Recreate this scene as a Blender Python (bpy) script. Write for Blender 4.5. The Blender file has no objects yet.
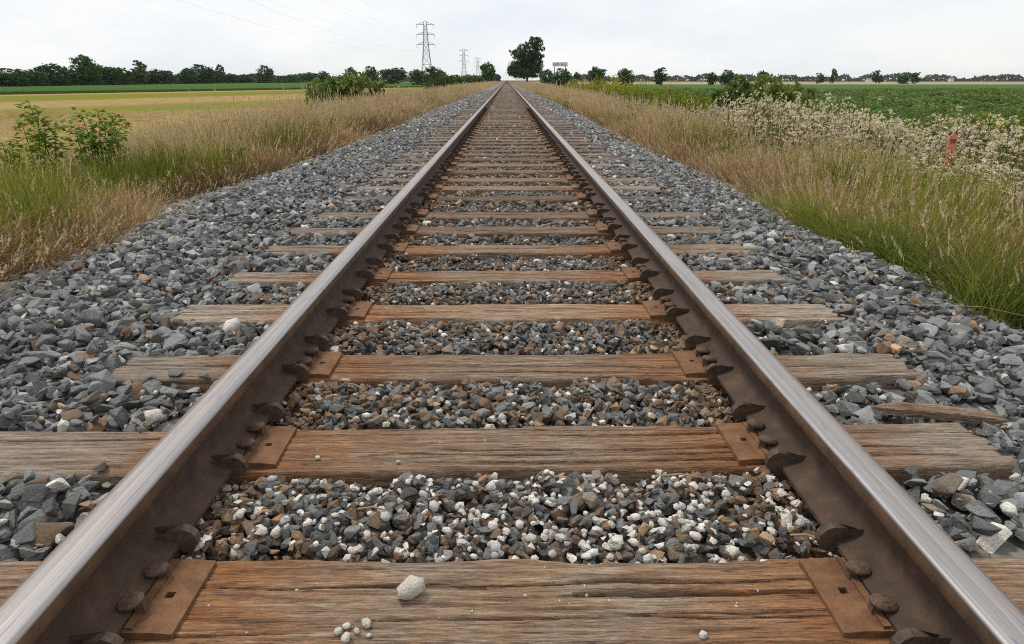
import bpy, bmesh, math, random
import numpy as np
from mathutils import Vector, Matrix, noise as mnoise

R = math.radians
random.seed(7)
rng = np.random.default_rng(7)
scene = bpy.context.scene
C = scene.collection

# ------------------------------------------------------------------ camera
CAM_H = 0.939                       # above the top of the ties
PITCH, YAW = R(19.51), R(0.395)
F = 24.0 / 36.0 * 1024              # focal length in pixels
cam = bpy.data.objects.new('camera', bpy.data.cameras.new('camera'))
C.objects.link(cam)
cam.data.sensor_width = 36.0
cam.data.lens = 24.0
cam.data.clip_start = 0.02
cam.data.clip_end = 20000
cam.location = (0, 0, CAM_H)
cam.rotation_euler = (R(90) - PITCH, 0, -YAW)
scene.camera = cam

# ------------------------------------------------------------------ sky, sun, exposure
SUN_EL, SUN_AZ = R(62), R(-50)      # azimuth from +Y towards +X
world = bpy.data.worlds.new('World')
scene.world = world
world.use_nodes = True
wn = world.node_tree.nodes
wl = world.node_tree.links
wn.clear()
w_out = wn.new('ShaderNodeOutputWorld')
w_bg = wn.new('ShaderNodeBackground')
w_bg.inputs['Strength'].default_value = 0.1
sky = wn.new('ShaderNodeTexSky')
sky.sky_type = 'NISHITA'
sky.sun_disc = False
sky.sun_elevation = SUN_EL
sky.sun_rotation = SUN_AZ
sky.air_density = 1.0
sky.dust_density = 0.6
w_tc = wn.new('ShaderNodeTexCoord')
w_map = wn.new('ShaderNodeMapping')
w_map.inputs['Scale'].default_value = (1.0, 1.0, 3.2)
w_map.inputs['Location'].default_value = (0.35, 0.1, 0.25)
w_no = wn.new('ShaderNodeTexNoise')
w_no.inputs['Scale'].default_value = 1.7
w_no.inputs['Detail'].default_value = 7
w_no.inputs['Roughness'].default_value = 0.5
w_rmp = wn.new('ShaderNodeValToRGB')
w_rmp.color_ramp.elements[0].position = 0.40
w_rmp.color_ramp.elements[0].color = (0.80, 0.80, 0.80, 1)
w_rmp.color_ramp.elements[1].position = 0.60
w_rmp.color_ramp.elements[1].color = (0.97, 0.97, 0.97, 1)
w_mix = wn.new('ShaderNodeMix')
w_mix.data_type = 'RGBA'
w_deck = wn.new('ShaderNodeMix')
w_deck.data_type = 'RGBA'
w_deck.inputs[6].default_value = (5.9, 6.25, 6.7, 1)
w_deck.inputs[7].default_value = (7.15, 7.15, 7.15, 1)
w_no2 = wn.new('ShaderNodeTexNoise')
w_no2.inputs['Scale'].default_value = 2.6
w_no2.inputs['Detail'].default_value = 8
w_no2.inputs['Roughness'].default_value = 0.58
w_rmp2 = wn.new('ShaderNodeValToRGB')
w_rmp2.color_ramp.elements[0].position = 0.36
w_rmp2.color_ramp.elements[1].position = 0.56
wl.new(w_map.outputs['Vector'], w_no2.inputs['Vector'])
wl.new(w_no2.outputs['Fac'], w_rmp2.inputs['Fac'])
wl.new(w_rmp2.outputs['Color'], w_deck.inputs[0])
wl.new(w_deck.outputs[2], w_mix.inputs[7])
wl.new(w_tc.outputs['Generated'], w_map.inputs['Vector'])
wl.new(w_map.outputs['Vector'], w_no.inputs['Vector'])
wl.new(w_no.outputs['Fac'], w_rmp.inputs['Fac'])
wl.new(w_rmp.outputs['Color'], w_mix.inputs[0])
wl.new(sky.outputs['Color'], w_mix.inputs[6])
wl.new(w_mix.outputs[2], w_bg.inputs['Color'])
wl.new(w_bg.outputs['Background'], w_out.inputs['Surface'])

sun = bpy.data.objects.new('sun', bpy.data.lights.new('sun', 'SUN'))
C.objects.link(sun)
sun.data.energy = 1.5
sun.data.angle = R(10)
sun.data.color = (1.0, 0.95, 0.88)
sd = Vector((math.sin(SUN_AZ) * math.cos(SUN_EL), math.cos(SUN_AZ) * math.cos(SUN_EL), math.sin(SUN_EL)))
sun.rotation_euler = sd.to_track_quat('Z', 'Y').to_euler()
sun.location = sd * 50

vs = scene.view_settings
vs.view_transform = 'Standard'
vs.look = 'None'
vs.exposure = 0.5
vs.gamma = 1.0
vs.use_curve_mapping = False
scene.render.engine = 'CYCLES'
scene.cycles.use_denoising = False
scene.cycles.filter_width = 1.05
scene.cycles.max_bounces = 6
scene.cycles.diffuse_bounces = 3
scene.cycles.glossy_bounces = 2
scene.cycles.transmission_bounces = 3
scene.cycles.transparent_max_bounces = 4
scene.cycles.volume_bounces = 0

# ------------------------------------------------------------------ geometry of the view (for measuring the place)
_f = Vector((math.sin(YAW) * math.cos(PITCH), math.cos(YAW) * math.cos(PITCH), -math.sin(PITCH)))
_r = Vector((math.cos(YAW), -math.sin(YAW), 0))
_u = _r.cross(_f)

def ray(px, py):
    return _f + _r * ((px - 512) / F) - _u * ((py - 322) / F)

def at(px, py, Y):
    d = ray(px, py)
    return Vector((0, 0, CAM_H)) + d * (Y / d.y)

def on_plane(px, py, z):
    d = ray(px, py)
    return Vector((0, 0, CAM_H)) + d * ((z - CAM_H) / d.z)

# ------------------------------------------------------------------ helpers
def tag(o, label=None, cat=None, group=None, kind=None):
    if label: o['label'] = label
    if cat: o['category'] = cat
    if group: o['group'] = group
    if kind: o['kind'] = kind
    return o

def mesh_from(name, verts, faces, mats=(), smooth=False, midx=None):
    me = bpy.data.meshes.new(name)
    me.from_pydata([tuple(v) for v in verts], [], [tuple(f) for f in faces])
    for m in mats: me.materials.append(m)
    if midx is not None:
        me.polygons.foreach_set('material_index', np.asarray(midx, dtype=np.int32))
    if smooth:
        me.polygons.foreach_set('use_smooth', np.ones(len(me.polygons), dtype=bool))
    me.update()
    return me

def obj(name, me, parent=None, loc=(0, 0, 0), rot=(0, 0, 0), scale=(1, 1, 1)):
    o = bpy.data.objects.new(name, me)
    C.objects.link(o)
    o.location = loc; o.rotation_euler = rot; o.scale = scale
    if parent is not None: o.parent = parent
    return o

def empty(name, loc=(0, 0, 0), rz=0):
    o = bpy.data.objects.new(name, None)
    C.objects.link(o)
    o.empty_display_size = 0.1
    o.location = loc; o.rotation_euler = (0, 0, rz)
    return o

def bm_mesh(name, bm, mats=(), smooth=False):
    me = bpy.data.meshes.new(name)
    bm.to_mesh(me); bm.free()
    for m in mats: me.materials.append(m)
    if smooth:
        me.polygons.foreach_set('use_smooth', np.ones(len(me.polygons), dtype=bool))
    return me

def bm_box(bm, c, s, mat=None):
    M = Matrix.Translation(c) @ Matrix.Diagonal((s[0], s[1], s[2], 1))
    if mat is not None: M = mat @ M
    return bmesh.ops.create_cube(bm, size=1.0, matrix=M)['verts']

def bm_bar(bm, a, b, w, w2=None, sides=4):
    a, b = Vector(a), Vector(b)
    d = b - a
    q = d.to_track_quat('Z', 'Y').to_matrix().to_4x4()
    M = Matrix.Translation((a + b) / 2) @ q
    return bmesh.ops.create_cone(bm, cap_ends=True, segments=sides, radius1=w, radius2=w if w2 is None else w2, depth=d.length, matrix=M)['verts']

def hash2(ix, iy, seed):
    n = (ix.astype(np.int64) * 374761393 + iy.astype(np.int64) * 668265263 + seed * 1442695041) & 0x7fffffff
    n = ((n ^ (n >> 13)) * 1274126177) & 0x7fffffff
    n = (n ^ (n >> 16)) & 0xffff
    return n / 65535.0

def vnoise(x, y, seed=0):
    x = np.asarray(x, dtype=float); y = np.asarray(y, dtype=float)
    ix = np.floor(x); iy = np.floor(y)
    fx = x - ix; fy = y - iy
    fx = fx * fx * (3 - 2 * fx); fy = fy * fy * (3 - 2 * fy)
    a = hash2(ix, iy, seed); b = hash2(ix + 1, iy, seed); c = hash2(ix, iy + 1, seed); d = hash2(ix + 1, iy + 1, seed)
    return (a * (1 - fx) + b * fx) * (1 - fy) + (c * (1 - fx) + d * fx) * fy

def fbm(x, y, seed=0, o=4):
    s = 0; a = 0.5; t = 0
    for k in range(o):
        s = s + a * vnoise(x * 2 ** k, y * 2 ** k, seed + k * 17); t += a; a *= 0.5
    return s / t

# ---- material helpers
def new_mat(name):
    m = bpy.data.materials.new(name)
    m.use_nodes = True
    m.node_tree.nodes.clear()
    return m

class NT:
    def __init__(self, m):
        self.t = m.node_tree; self.n = self.t.nodes; self.l = self.t.links
    def node(self, typ, ins=None, **props):
        n = self.n.new(typ)
        for k, v in props.items(): setattr(n, k, v)
        for k, v in (ins or {}).items():
            s = n.inputs[k]
            if isinstance(v, bpy.types.NodeSocket): self.l.new(v, s)
            else: s.default_value = v
        return n
    def noise(self, vec, scale, detail=4, rough=0.55, dist=0.0):
        return self.node('ShaderNodeTexNoise', {'Vector': vec, 'Scale': scale, 'Detail': detail, 'Roughness': rough, 'Distortion': dist}).outputs['Fac']
    def mapping(self, vec, scale=(1, 1, 1), loc=(0, 0, 0)):
        return self.node('ShaderNodeMapping', {'Vector': vec, 'Scale': scale, 'Location': loc}).outputs['Vector']
    def ramp(self, fac, stops, interp='LINEAR'):
        n = self.node('ShaderNodeValToRGB', {'Fac': fac})
        cr = n.color_ramp; cr.interpolation = interp
        while len(cr.elements) < len(stops): cr.elements.new(0.5)
        for e, (p, c) in zip(cr.elements, stops):
            e.position = p
            e.color = (c, c, c, 1) if isinstance(c, (int, float)) else (c[0], c[1], c[2], 1)
        return n.outputs['Color']
    def mix(self, fac, a, b, blend='MIX'):
        n = self.node('ShaderNodeMix', data_type='RGBA', blend_type=blend)
        for i, v in ((0, fac), (6, a), (7, b)):
            if isinstance(v, bpy.types.NodeSocket): self.l.new(v, n.inputs[i])
            else: n.inputs[i].default_value = v if i == 0 else (v[0], v[1], v[2], 1)
        return n.outputs[2]
    def math(self, op, a, b=0.0, c=0.0, clamp=False):
        n = self.node('ShaderNodeMath', operation=op, use_clamp=clamp)
        for i, v in enumerate((a, b, c)):
            if isinstance(v, bpy.types.NodeSocket): self.l.new(v, n.inputs[i])
            else: n.inputs[i].default_value = v
        return n.outputs[0]
    def smooth(self, v, lo, hi, a=0.0, b=1.0):
        return self.node('ShaderNodeMapRange', {'Value': v, 'From Min': lo, 'From Max': hi, 'To Min': a, 'To Max': b}, interpolation_type='SMOOTHSTEP').outputs[0]
    def bump(self, h, strength=0.3, dist=0.01):
        return self.node('ShaderNodeBump', {'Height': h, 'Strength': strength, 'Distance': dist}).outputs['Normal']
    def out(self, sh):
        self.node('ShaderNodeOutputMaterial', {'Surface': sh})
    def principled(self, **k):
        n = self.n.new('ShaderNodeBsdfPrincipled')
        for kk, v in k.items():
            s = n.inputs[kk.replace('_', ' ')]
            if isinstance(v, bpy.types.NodeSocket): self.l.new(v, s)
            else: s.default_value = v
        return n.outputs[0]
    def objco(self):
        return self.node('ShaderNodeTexCoord').outputs['Object']
    def geo(self):
        return self.node('ShaderNodeNewGeometry')
    def tone(self):
        return self.node('ShaderNodeAttribute', attribute_type='INSTANCER', attribute_name='tone').outputs['Color']

def col(*c): return (c[0], c[1], c[2], 1.0)

# ------------------------------------------------------------------ materials
def mat_stone():
    m = new_mat('crushed_stone'); n = NT(m)
    tone = n.tone(); g = n.geo().outputs['Position']
    a = n.noise(g, 34, 5, 0.6)
    b = n.noise(g, 160, 4, 0.65)
    c = n.mix(n.ramp(a, [(0.3, 0.0), (0.7, 1.0)]), tone, n.mix(1.0, tone, (1.35, 1.33, 1.28), 'MULTIPLY'))
    c = n.mix(n.ramp(b, [(0.32, 0.55), (0.5, 0.0)]), c, n.mix(1.0, c, (0.62, 0.6, 0.58), 'MULTIPLY'))
    c = n.mix(n.ramp(b, [(0.6, 0.0), (0.78, 0.35)]), c, (0.42, 0.41, 0.38))
    cc = n.noise(g, 420, 3, 0.6)
    c = n.mix(n.ramp(cc, [(0.35, 0.55), (0.5, 0.0), (1.0, 0.0)]), c, n.mix(1.0, c, (0.55, 0.54, 0.52), 'MULTIPLY'))
    nb = n.bump(n.math('ADD', n.math('MULTIPLY', a, 2.2), n.math('ADD', b, n.math('MULTIPLY', cc, 0.4))), 0.9, 0.008)
    n.out(n.principled(Base_Color=c, Roughness=0.85, Normal=nb)); return m

def mat_wood():
    m = new_mat('weathered_tie_wood'); n = NT(m)
    co = n.objco()
    sep = n.node('ShaderNodeSeparateXYZ', {'Vector': co})
    info = n.node('ShaderNodeObjectInfo')
    off = n.node('ShaderNodeCombineXYZ', {'X': n.math('MULTIPLY', info.outputs['Random'], 31.0), 'Y': n.math('MULTIPLY', info.outputs['Random'], 17.0)}).outputs[0]
    cs = n.node('ShaderNodeVectorMath', {0: co, 1: off}, operation='ADD').outputs[0]
    grain = n.noise(n.mapping(cs, (4.5, 85, 85)), 1.0, 8, 0.72, 0.5)
    fibre = n.noise(n.mapping(cs, (30, 430, 430)), 1.0, 4, 0.65)
    dash = n.noise(n.mapping(cs, (13, 190, 190), (3, 5, 1)), 1.0, 5, 0.7)
    patch = n.noise(n.mapping(cs, (4.5, 12, 12)), 1.0, 7, 0.7)
    spot = n.noise(n.mapping(cs, (9, 30, 30)), 1.0, 4, 0.6)
    c = n.ramp(grain, [(0.31, (0.066, 0.038, 0.021)), (0.43, (0.205, 0.125, 0.070)), (0.54, (0.325, 0.212, 0.125)), (0.68, (0.50, 0.37, 0.25))])
    grey = n.ramp(grain, [(0.31, (0.100, 0.077, 0.060)), (0.45, (0.265, 0.215, 0.168)), (0.56, (0.38, 0.32, 0.255)), (0.68, (0.54, 0.47, 0.385))])
    # bleached grey in places, most of all at the ends beyond the rails
    ax = n.math('ABSOLUTE', sep.outputs['X'])
    endw = n.smooth(ax, 0.85, 1.25)
    gfac = n.math('ADD', n.ramp(patch, [(0.45, 0.0), (0.62, 0.7)]), n.math('MULTIPLY', endw, 0.65), clamp=True)
    c = n.mix(gfac, c, grey)
    c = n.mix(n.ramp(dash, [(0.33, 0.95), (0.45, 0.0)]), c, n.mix(1.0, c, (0.22, 0.19, 0.17), 'MULTIPLY'))
    c = n.mix(n.ramp(fibre, [(0.36, 0.75), (0.48, 0.0)]), c, n.mix(1.0, c, (0.40, 0.37, 0.35), 'MULTIPLY'))
    c = n.mix(n.ramp(fibre, [(0.54, 0.0), (0.70, 0.55)]), c, n.mix(1.0, c, (1.9, 1.85, 1.75), 'MULTIPLY'))
    # rust washed into the wood round the rails
    d = n.math('ABSOLUTE', n.math('SUBTRACT', ax, 0.68))
    d = n.math('ADD', d, n.math('MULTIPLY', n.math('SUBTRACT', spot, 0.5), 0.4))
    rusty = n.node('ShaderNodeAttribute', attribute_type='OBJECT', attribute_name='rusty').outputs['Fac']
    rust = n.math('MULTIPLY', n.smooth(d, 0.48, 0.08), rusty)
    c = n.mix(rust, c, n.mix(1.0, c, (1.05, 0.70, 0.43), 'MULTIPLY'))
    # every tie a little different
    tint = n.ramp(info.outputs['Random'], [(0.0, (0.84, 0.82, 0.80)), (0.45, (1.0, 0.98, 0.95)), (0.75, (0.74, 0.70, 0.68)), (1.0, (1.12, 1.10, 1.06))])
    c = n.mix(1.0, c, tint, 'MULTIPLY')
    age = n.node('ShaderNodeAttribute', attribute_type='OBJECT', attribute_name='age').outputs['Fac']
    c = n.mix(age, c, n.mix(1.0, c, (0.46, 0.45, 0.45), 'MULTIPLY'))
    h = n.math('ADD', n.math('MULTIPLY', grain, 1.0), n.math('MULTIPLY', fibre, 0.7))
    n.out(n.principled(Base_Color=c, Roughness=0.88, Normal=n.bump(n.math('ADD', h, dash), 0.9, 0.006))); return m

def mat_rail():
    m = new_mat('rail_steel'); n = NT(m)
    co = n.objco()
    sep = n.node('ShaderNodeSeparateXYZ', {'Vector': co})
    z, x = sep.outputs['Z'], sep.outputs['X']
    streak = n.noise(n.mapping(co, (260, 2.2, 60)), 1.0, 5, 0.6)
    streak2 = n.noise(n.mapping(co, (70, 0.7, 20)), 1.0, 4, 0.6)
    fine = n.noise(co, 210, 4, 0.65)
    blot = n.noise(co, 16, 5, 0.6)
    rustc = n.ramp(blot, [(0.3, (0.034, 0.020, 0.012)), (0.55, (0.072, 0.041, 0.023)), (0.75, (0.125, 0.068, 0.034))])
    rustc = n.mix(n.ramp(fine, [(0.35, 0.6), (0.55, 0.0)]), rustc, (0.04, 0.026, 0.019))
    side = n.node('ShaderNodeAttribute', attribute_type='OBJECT', attribute_name='side').outputs['Fac']
    xo = n.math('MULTIPLY', x, side)
    headside = n.math('MULTIPLY', n.smooth(z, 0.112, 0.122), n.smooth(z, 0.150, 0.143))
    rustc = n.mix(n.math('MULTIPLY', headside, 0.7), rustc, n.ramp(blot, [(0.3, (0.07, 0.037, 0.018)), (0.7, (0.17, 0.088, 0.038))]))
    steel = n.ramp(streak, [(0.28, (0.20, 0.188, 0.182)), (0.5, (0.32, 0.303, 0.294)), (0.72, (0.43, 0.412, 0.40))])
    steel = n.mix(n.ramp(streak2, [(0.45, 0.0), (0.66, 0.75)]), steel, (0.29, 0.248, 0.212))
    scuff = n.noise(n.mapping(co, (120, 14, 60), (4, 1, 0)), 1.0, 5, 0.7)
    steel = n.mix(n.ramp(scuff, [(0.33, 0.75), (0.43, 0.0)]), steel, (0.19, 0.19, 0.215))
    zz = n.math('ADD', z, n.math('MULTIPLY', n.math('SUBTRACT', streak2, 0.5), 0.008))
    top = n.smooth(zz, 0.1475, 0.1530)
    margin = n.math('ADD', xo, n.math('MULTIPLY', n.math('SUBTRACT', streak2, 0.5), 0.02))
    steel = n.mix(n.math('MULTIPLY', n.smooth(margin, 0.018, 0.028), 0.85), steel, (0.17, 0.125, 0.10))
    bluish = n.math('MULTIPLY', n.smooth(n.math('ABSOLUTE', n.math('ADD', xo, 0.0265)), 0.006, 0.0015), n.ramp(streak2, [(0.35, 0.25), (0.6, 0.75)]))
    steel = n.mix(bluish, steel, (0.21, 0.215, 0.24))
    c = n.mix(top, rustc, steel)
    met = n.math('MULTIPLY', top, 0.5)
    rough = n.smooth(top, 0, 1, 0.85, 0.52)
    nb = n.bump(n.math('ADD', n.math('MULTIPLY', fine, 0.6), n.math('MULTIPLY', blot, 0.8)), n.smooth(top, 0, 1, 0.35, 0.05), 0.004)
    n.out(n.principled(Base_Color=c, Metallic=met, Roughness=rough, Normal=nb)); return m

def mat_rust(name, a, b, c3, s=22):
    m = new_mat(name); n = NT(m)
    g = n.geo().outputs['Position']
    blot = n.noise(g, s, 6, 0.62); fine = n.noise(g, 240, 3, 0.6)
    c = n.ramp(blot, [(0.3, a), (0.52, b), (0.72, c3)])
    c = n.mix(n.ramp(fine, [(0.36, 0.5), (0.52, 0.0)]), c, n.mix(1.0, c, (0.55, 0.5, 0.48), 'MULTIPLY'))
    n.out(n.principled(Base_Color=c, Roughness=0.82, Metallic=0.1, Normal=n.bump(n.math('ADD', blot, fine), 0.35, 0.003))); return m

def mat_plain(name, c, rough=0.8, var=0.25, scale=8, metallic=0.0):
    m = new_mat(name); n = NT(m)
    g = n.geo().outputs['Position']
    k = n.noise(g, scale, 5, 0.6)
    lo = tuple(v * (1 - var) for v in c); hi = tuple(v * (1 + var) for v in c)
    n.out(n.principled(Base_Color=n.ramp(k, [(0.3, lo), (0.7, hi)]), Roughness=rough, Metallic=metallic, Normal=n.bump(k, 0.2, 0.01))); return m

def mat_leaf(name, use_t=False, transl=0.3, base=None, tip=None, var=0.35, vscale=1.3):
    """Thin foliage. tone (a property of each plant) times a leaf-to-leaf variation; t runs along a blade."""
    m = new_mat(name); n = NT(m)
    c = n.tone() if base is None else None
    g = n.geo()
    if base is not None:
        c = n.node('ShaderNodeRGB').outputs[0]; c.default_value = col(*base)
    rnd = g.outputs['Random Per Island']
    c = n.mix(1.0, c, n.ramp(rnd, [(0.0, (1 - var,) * 3), (0.6, (1, 1, 1)), (1.0, (1 + var, 1 + var * 0.95, 1 + var * 0.5))]), 'MULTIPLY')
    if use_t:
        t = n.node('ShaderNodeAttribute', attribute_type='GEOMETRY', attribute_name='t').outputs['Fac']
        c = n.mix(n.smooth(t, 0.55, 1.0), c, n.mix(1.0, c, (1.35, 1.18, 0.9), 'MULTIPLY'))
    dif = n.node('ShaderNodeBsdfPrincipled', {'Base Color': c, 'Roughness': 0.75, 'Specular IOR Level': 0.08}).outputs[0]
    tr = n.node('ShaderNodeBsdfTranslucent', {'Color': n.mix(1.0, c, (1.1, 1.2, 0.6), 'MULTIPLY')}).outputs[0]
    n.out(n.node('ShaderNodeMixShader', {0: transl, 1: dif, 2: tr}).outputs[0]); return m

M_STONE = mat_stone()
M_WOOD = mat_wood()
M_RAIL = mat_rail()
M_PLATE = mat_rust('rusted_tie_plate', (0.105, 0.047, 0.020), (0.18, 0.084, 0.034), (0.25, 0.125, 0.054))
M_SPIKE = mat_rust('rusted_spike', (0.060, 0.036, 0.024), (0.115, 0.070, 0.044), (0.17, 0.11, 0.07), 60)
M_ANCHOR = mat_rust('rusted_anchor', (0.045, 0.031, 0.022), (0.085, 0.056, 0.038), (0.15, 0.095, 0.058), 40)
M_GRASS = mat_leaf('grass_blades', True, 0.3)
M_LEAF = mat_leaf('tree_leaves', False, 0.22, var=0.45)
M_FLUFF = mat_leaf('seed_fluff', False, 0.35, base=(0.74, 0.64, 0.59), var=0.4)
M_BARK = mat_plain('bark', (0.085, 0.066, 0.05), 0.9, 0.35, 6)
M_STEM = mat_plain('plant_stem', (0.10, 0.085, 0.035), 0.8, 0.3, 20)

def mat_ballast():
    m = new_mat('ballast_fines'); n = NT(m)
    co = n.objco()
    sep = n.node('ShaderNodeSeparateXYZ', {'Vector': co})
    v = n.node('ShaderNodeTexVoronoi', {'Vector': co, 'Scale': 17.0, 'Randomness': 1.0})
    sepc = n.node('ShaderNodeSeparateColor', {'Color': v.outputs['Color']})
    c = n.ramp(sepc.outputs[0], [(0.0, (0.075, 0.078, 0.08)), (0.5, (0.13, 0.135, 0.135)), (0.86, (0.20, 0.205, 0.205)), (0.97, (0.42, 0.40, 0.37))])
    ax = n.math('ABSOLUTE', sep.outputs['X'])
    mid = n.math('MULTIPLY', n.smooth(ax, 1.45, 0.9), 0.7)
    c = n.mix(mid, c, n.mix(1.0, c, (0.75, 0.62, 0.52), 'MULTIPLY'))
    n.out(n.principled(Base_Color=c, Roughness=0.9, Normal=n.bump(v.outputs['Distance'], 0.9, 0.03))); return m

def mat_ground():
    m = new_mat('verge_soil'); n = NT(m)
    co = n.objco()
    a = n.noise(co, 0.5, 6, 0.6); b = n.noise(co, 9, 5, 0.65)
    c = n.ramp(a, [(0.3, (0.085, 0.085, 0.03)), (0.5, (0.15, 0.125, 0.06)), (0.7, (0.20, 0.155, 0.085))])
    c = n.mix(n.ramp(b, [(0.3, 0.7), (0.6, 0.0)]), c, (0.06, 0.055, 0.025))
    n.out(n.principled(Base_Color=c, Roughness=1.0, Specular_IOR_Level=0.0, Normal=n.bump(b, 0.8, 0.08))); return m

def mat_stubble():
    # cut field: windrow-wide stripes of straw and green regrowth, running 24 degrees off the track
    m = new_mat('stubble'); n = NT(m)
    co = n.objco()
    sep = n.node('ShaderNodeSeparateXYZ', {'Vector': co})
    s = n.math('ADD', n.math('MULTIPLY', sep.outputs['X'], 0.91), n.math('MULTIPLY', sep.outputs['Y'], -0.415))
    wob = n.noise(n.mapping(co, (0.05, 0.05, 0.05)), 1.0, 5, 0.6)
    s = n.math('ADD', s, n.math('MULTIPLY', n.math('SUBTRACT', wob, 0.5), 14.0))
    f = n.smooth(s, -150, 0)
    f = n.node('ShaderNodeMapRange', {'Value': s, 'From Min': -150.0, 'From Max': 0.0}).outputs[0]
    T = (0.40, 0.28, 0.125); T2 = (0.35, 0.25, 0.11); G = (0.205, 0.215, 0.036); G2 = (0.25, 0.225, 0.06)
    c = n.ramp(f, [(0.08, T), (0.14, T), (0.18, G), (0.36, G), (0.41, T), (0.52, T), (0.56, G2), (0.64, G), (0.68, T2), (0.76, T), (0.80, G2), (0.86, T2), (0.95, T)])
    k = n.noise(n.mapping(co, (0.6, 0.6, 0.6)), 1.0, 6, 0.65)
    c = n.mix(n.ramp(k, [(0.35, 0.55), (0.6, 0.0)]), c, (0.16, 0.135, 0.05))
    k2 = n.noise(co, 7.0, 4, 0.6)
    c = n.mix(n.ramp(k2, [(0.3, 0.4), (0.55, 0.0)]), c, n.mix(1.0, c, (0.6, 0.6, 0.5), 'MULTIPLY'))
    n.out(n.principled(Base_Color=c, Roughness=1.0, Specular_IOR_Level=0.0, Normal=n.bump(k2, 0.7, 0.1))); return m

def mat_crop(name, c1, c2, rowdir=(1, 0), rowscale=8.0):
    m = new_mat(name); n = NT(m)
    co = n.objco()
    a = n.noise(co, 0.04, 5, 0.6); b = n.noise(co, 1.4, 6, 0.7); d = n.noise(co, 11.0, 3, 0.6)
    c = n.mix(n.ramp(a, [(0.3, 0.0), (0.7, 1.0)]), c1, c2)
    c = n.mix(n.ramp(b, [(0.3, 0.6), (0.6, 0.0)]), c, n.mix(1.0, c, (0.55, 0.62, 0.5), 'MULTIPLY'))
    n.out(n.principled(Base_Color=c, Roughness=1.0, Specular_IOR_Level=0.0, Normal=n.bump(n.math('ADD', b, d), 0.9, 0.25))); return m

M_BALLAST = mat_ballast()
M_GROUND = mat_ground()
M_STUBBLE = mat_stubble()
M_CROP = mat_crop('green_crop', (0.075, 0.145, 0.040), (0.100, 0.175, 0.048))
M_SOY = mat_crop('soybean_leaf_canopy', (0.100, 0.168, 0.056), (0.125, 0.19, 0.066))
M_PYLON = mat_plain('galvanised_steel', (0.23, 0.235, 0.24), 0.6, 0.15, 0.5)
M_WHITE = mat_plain('white_paint', (0.72, 0.72, 0.70), 0.7, 0.06, 3)
M_DARK = mat_plain('dark_paint', (0.06, 0.06, 0.065), 0.7, 0.2, 3)
M_REDPOST = mat_plain('faded_red_paint', (0.60, 0.20, 0.095), 0.6, 0.25, 30)
M_ROOF = mat_plain('roof_shingle', (0.16, 0.15, 0.15), 0.8, 0.2, 2)

# ------------------------------------------------------------------ scattering (instances on a cloud of points)
_groups = {}
def scatter_tree(coln):
    ng = bpy.data.node_groups.new('scatter_' + coln.name, 'GeometryNodeTree')
    ng.interface.new_socket('Geometry', in_out='INPUT', socket_type='NodeSocketGeometry')
    ng.interface.new_socket('Geometry', in_out='OUTPUT', socket_type='NodeSocketGeometry')
    n, l = ng.nodes, ng.links
    gi = n.new('NodeGroupInput'); go = n.new('NodeGroupOutput')
    ci = n.new('GeometryNodeCollectionInfo')
    ci.inputs['Collection'].default_value = coln
    ci.inputs['Separate Children'].default_value = True
    ci.inputs['Reset Children'].default_value = True
    ip = n.new('GeometryNodeInstanceOnPoints')
    ip.inputs['Pick Instance'].default_value = True
    def attr(nm, t):
        a = n.new('GeometryNodeInputNamedAttribute'); a.data_type = t; a.inputs['Name'].default_value = nm
        return a.outputs['Attribute']
    e2r = n.new('FunctionNodeEulerToRotation')
    l.new(gi.outputs[0], ip.inputs['Points'])
    l.new(ci.outputs[0], ip.inputs['Instance'])
    l.new(attr('pick', 'INT'), ip.inputs['Instance Index'])
    l.new(attr('turn', 'FLOAT_VECTOR'), e2r.inputs[0])
    l.new(e2r.outputs[0], ip.inputs['Rotation'])
    l.new(attr('size', 'FLOAT_VECTOR'), ip.inputs['Scale'])
    l.new(ip.outputs[0], go.inputs[0])
    return ng

def scatter(name, coln, pts, turn, size, pick, tone, parent=None):
    pts = np.asarray(pts, dtype=np.float32); N = len(pts)
    me = bpy.data.meshes.new(name)
    me.vertices.add(N)
    me.vertices.foreach_set('co', pts.ravel())
    for nm, t, d, f in (('turn', 'FLOAT_VECTOR', turn, 'vector'), ('size', 'FLOAT_VECTOR', size, 'vector'), ('tone', 'FLOAT_COLOR', np.c_[tone, np.ones(N)], 'color')):
        a = me.attributes.new(nm, t, 'POINT')
        a.data.foreach_set(f, np.asarray(d, dtype=np.float32).ravel())
    a = me.attributes.new('pick', 'INT', 'POINT')
    a.data.foreach_set('value', np.asarray(pick, dtype=np.int32))
    me.update()
    o = obj(name, me, parent)
    if coln.name not in _groups: _groups[coln.name] = scatter_tree(coln)
    md = o.modifiers.new('scatter', 'NODES'); md.node_group = _groups[coln.name]
    return o

def kit(name, meshes):
    c = bpy.data.collections.new(name)          # source shapes, not part of the scene itself
    for i, me in enumerate(meshes):
        o = bpy.data.objects.new('%s_%02d' % (name, i), me)
        c.objects.link(o)
    return c

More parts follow.
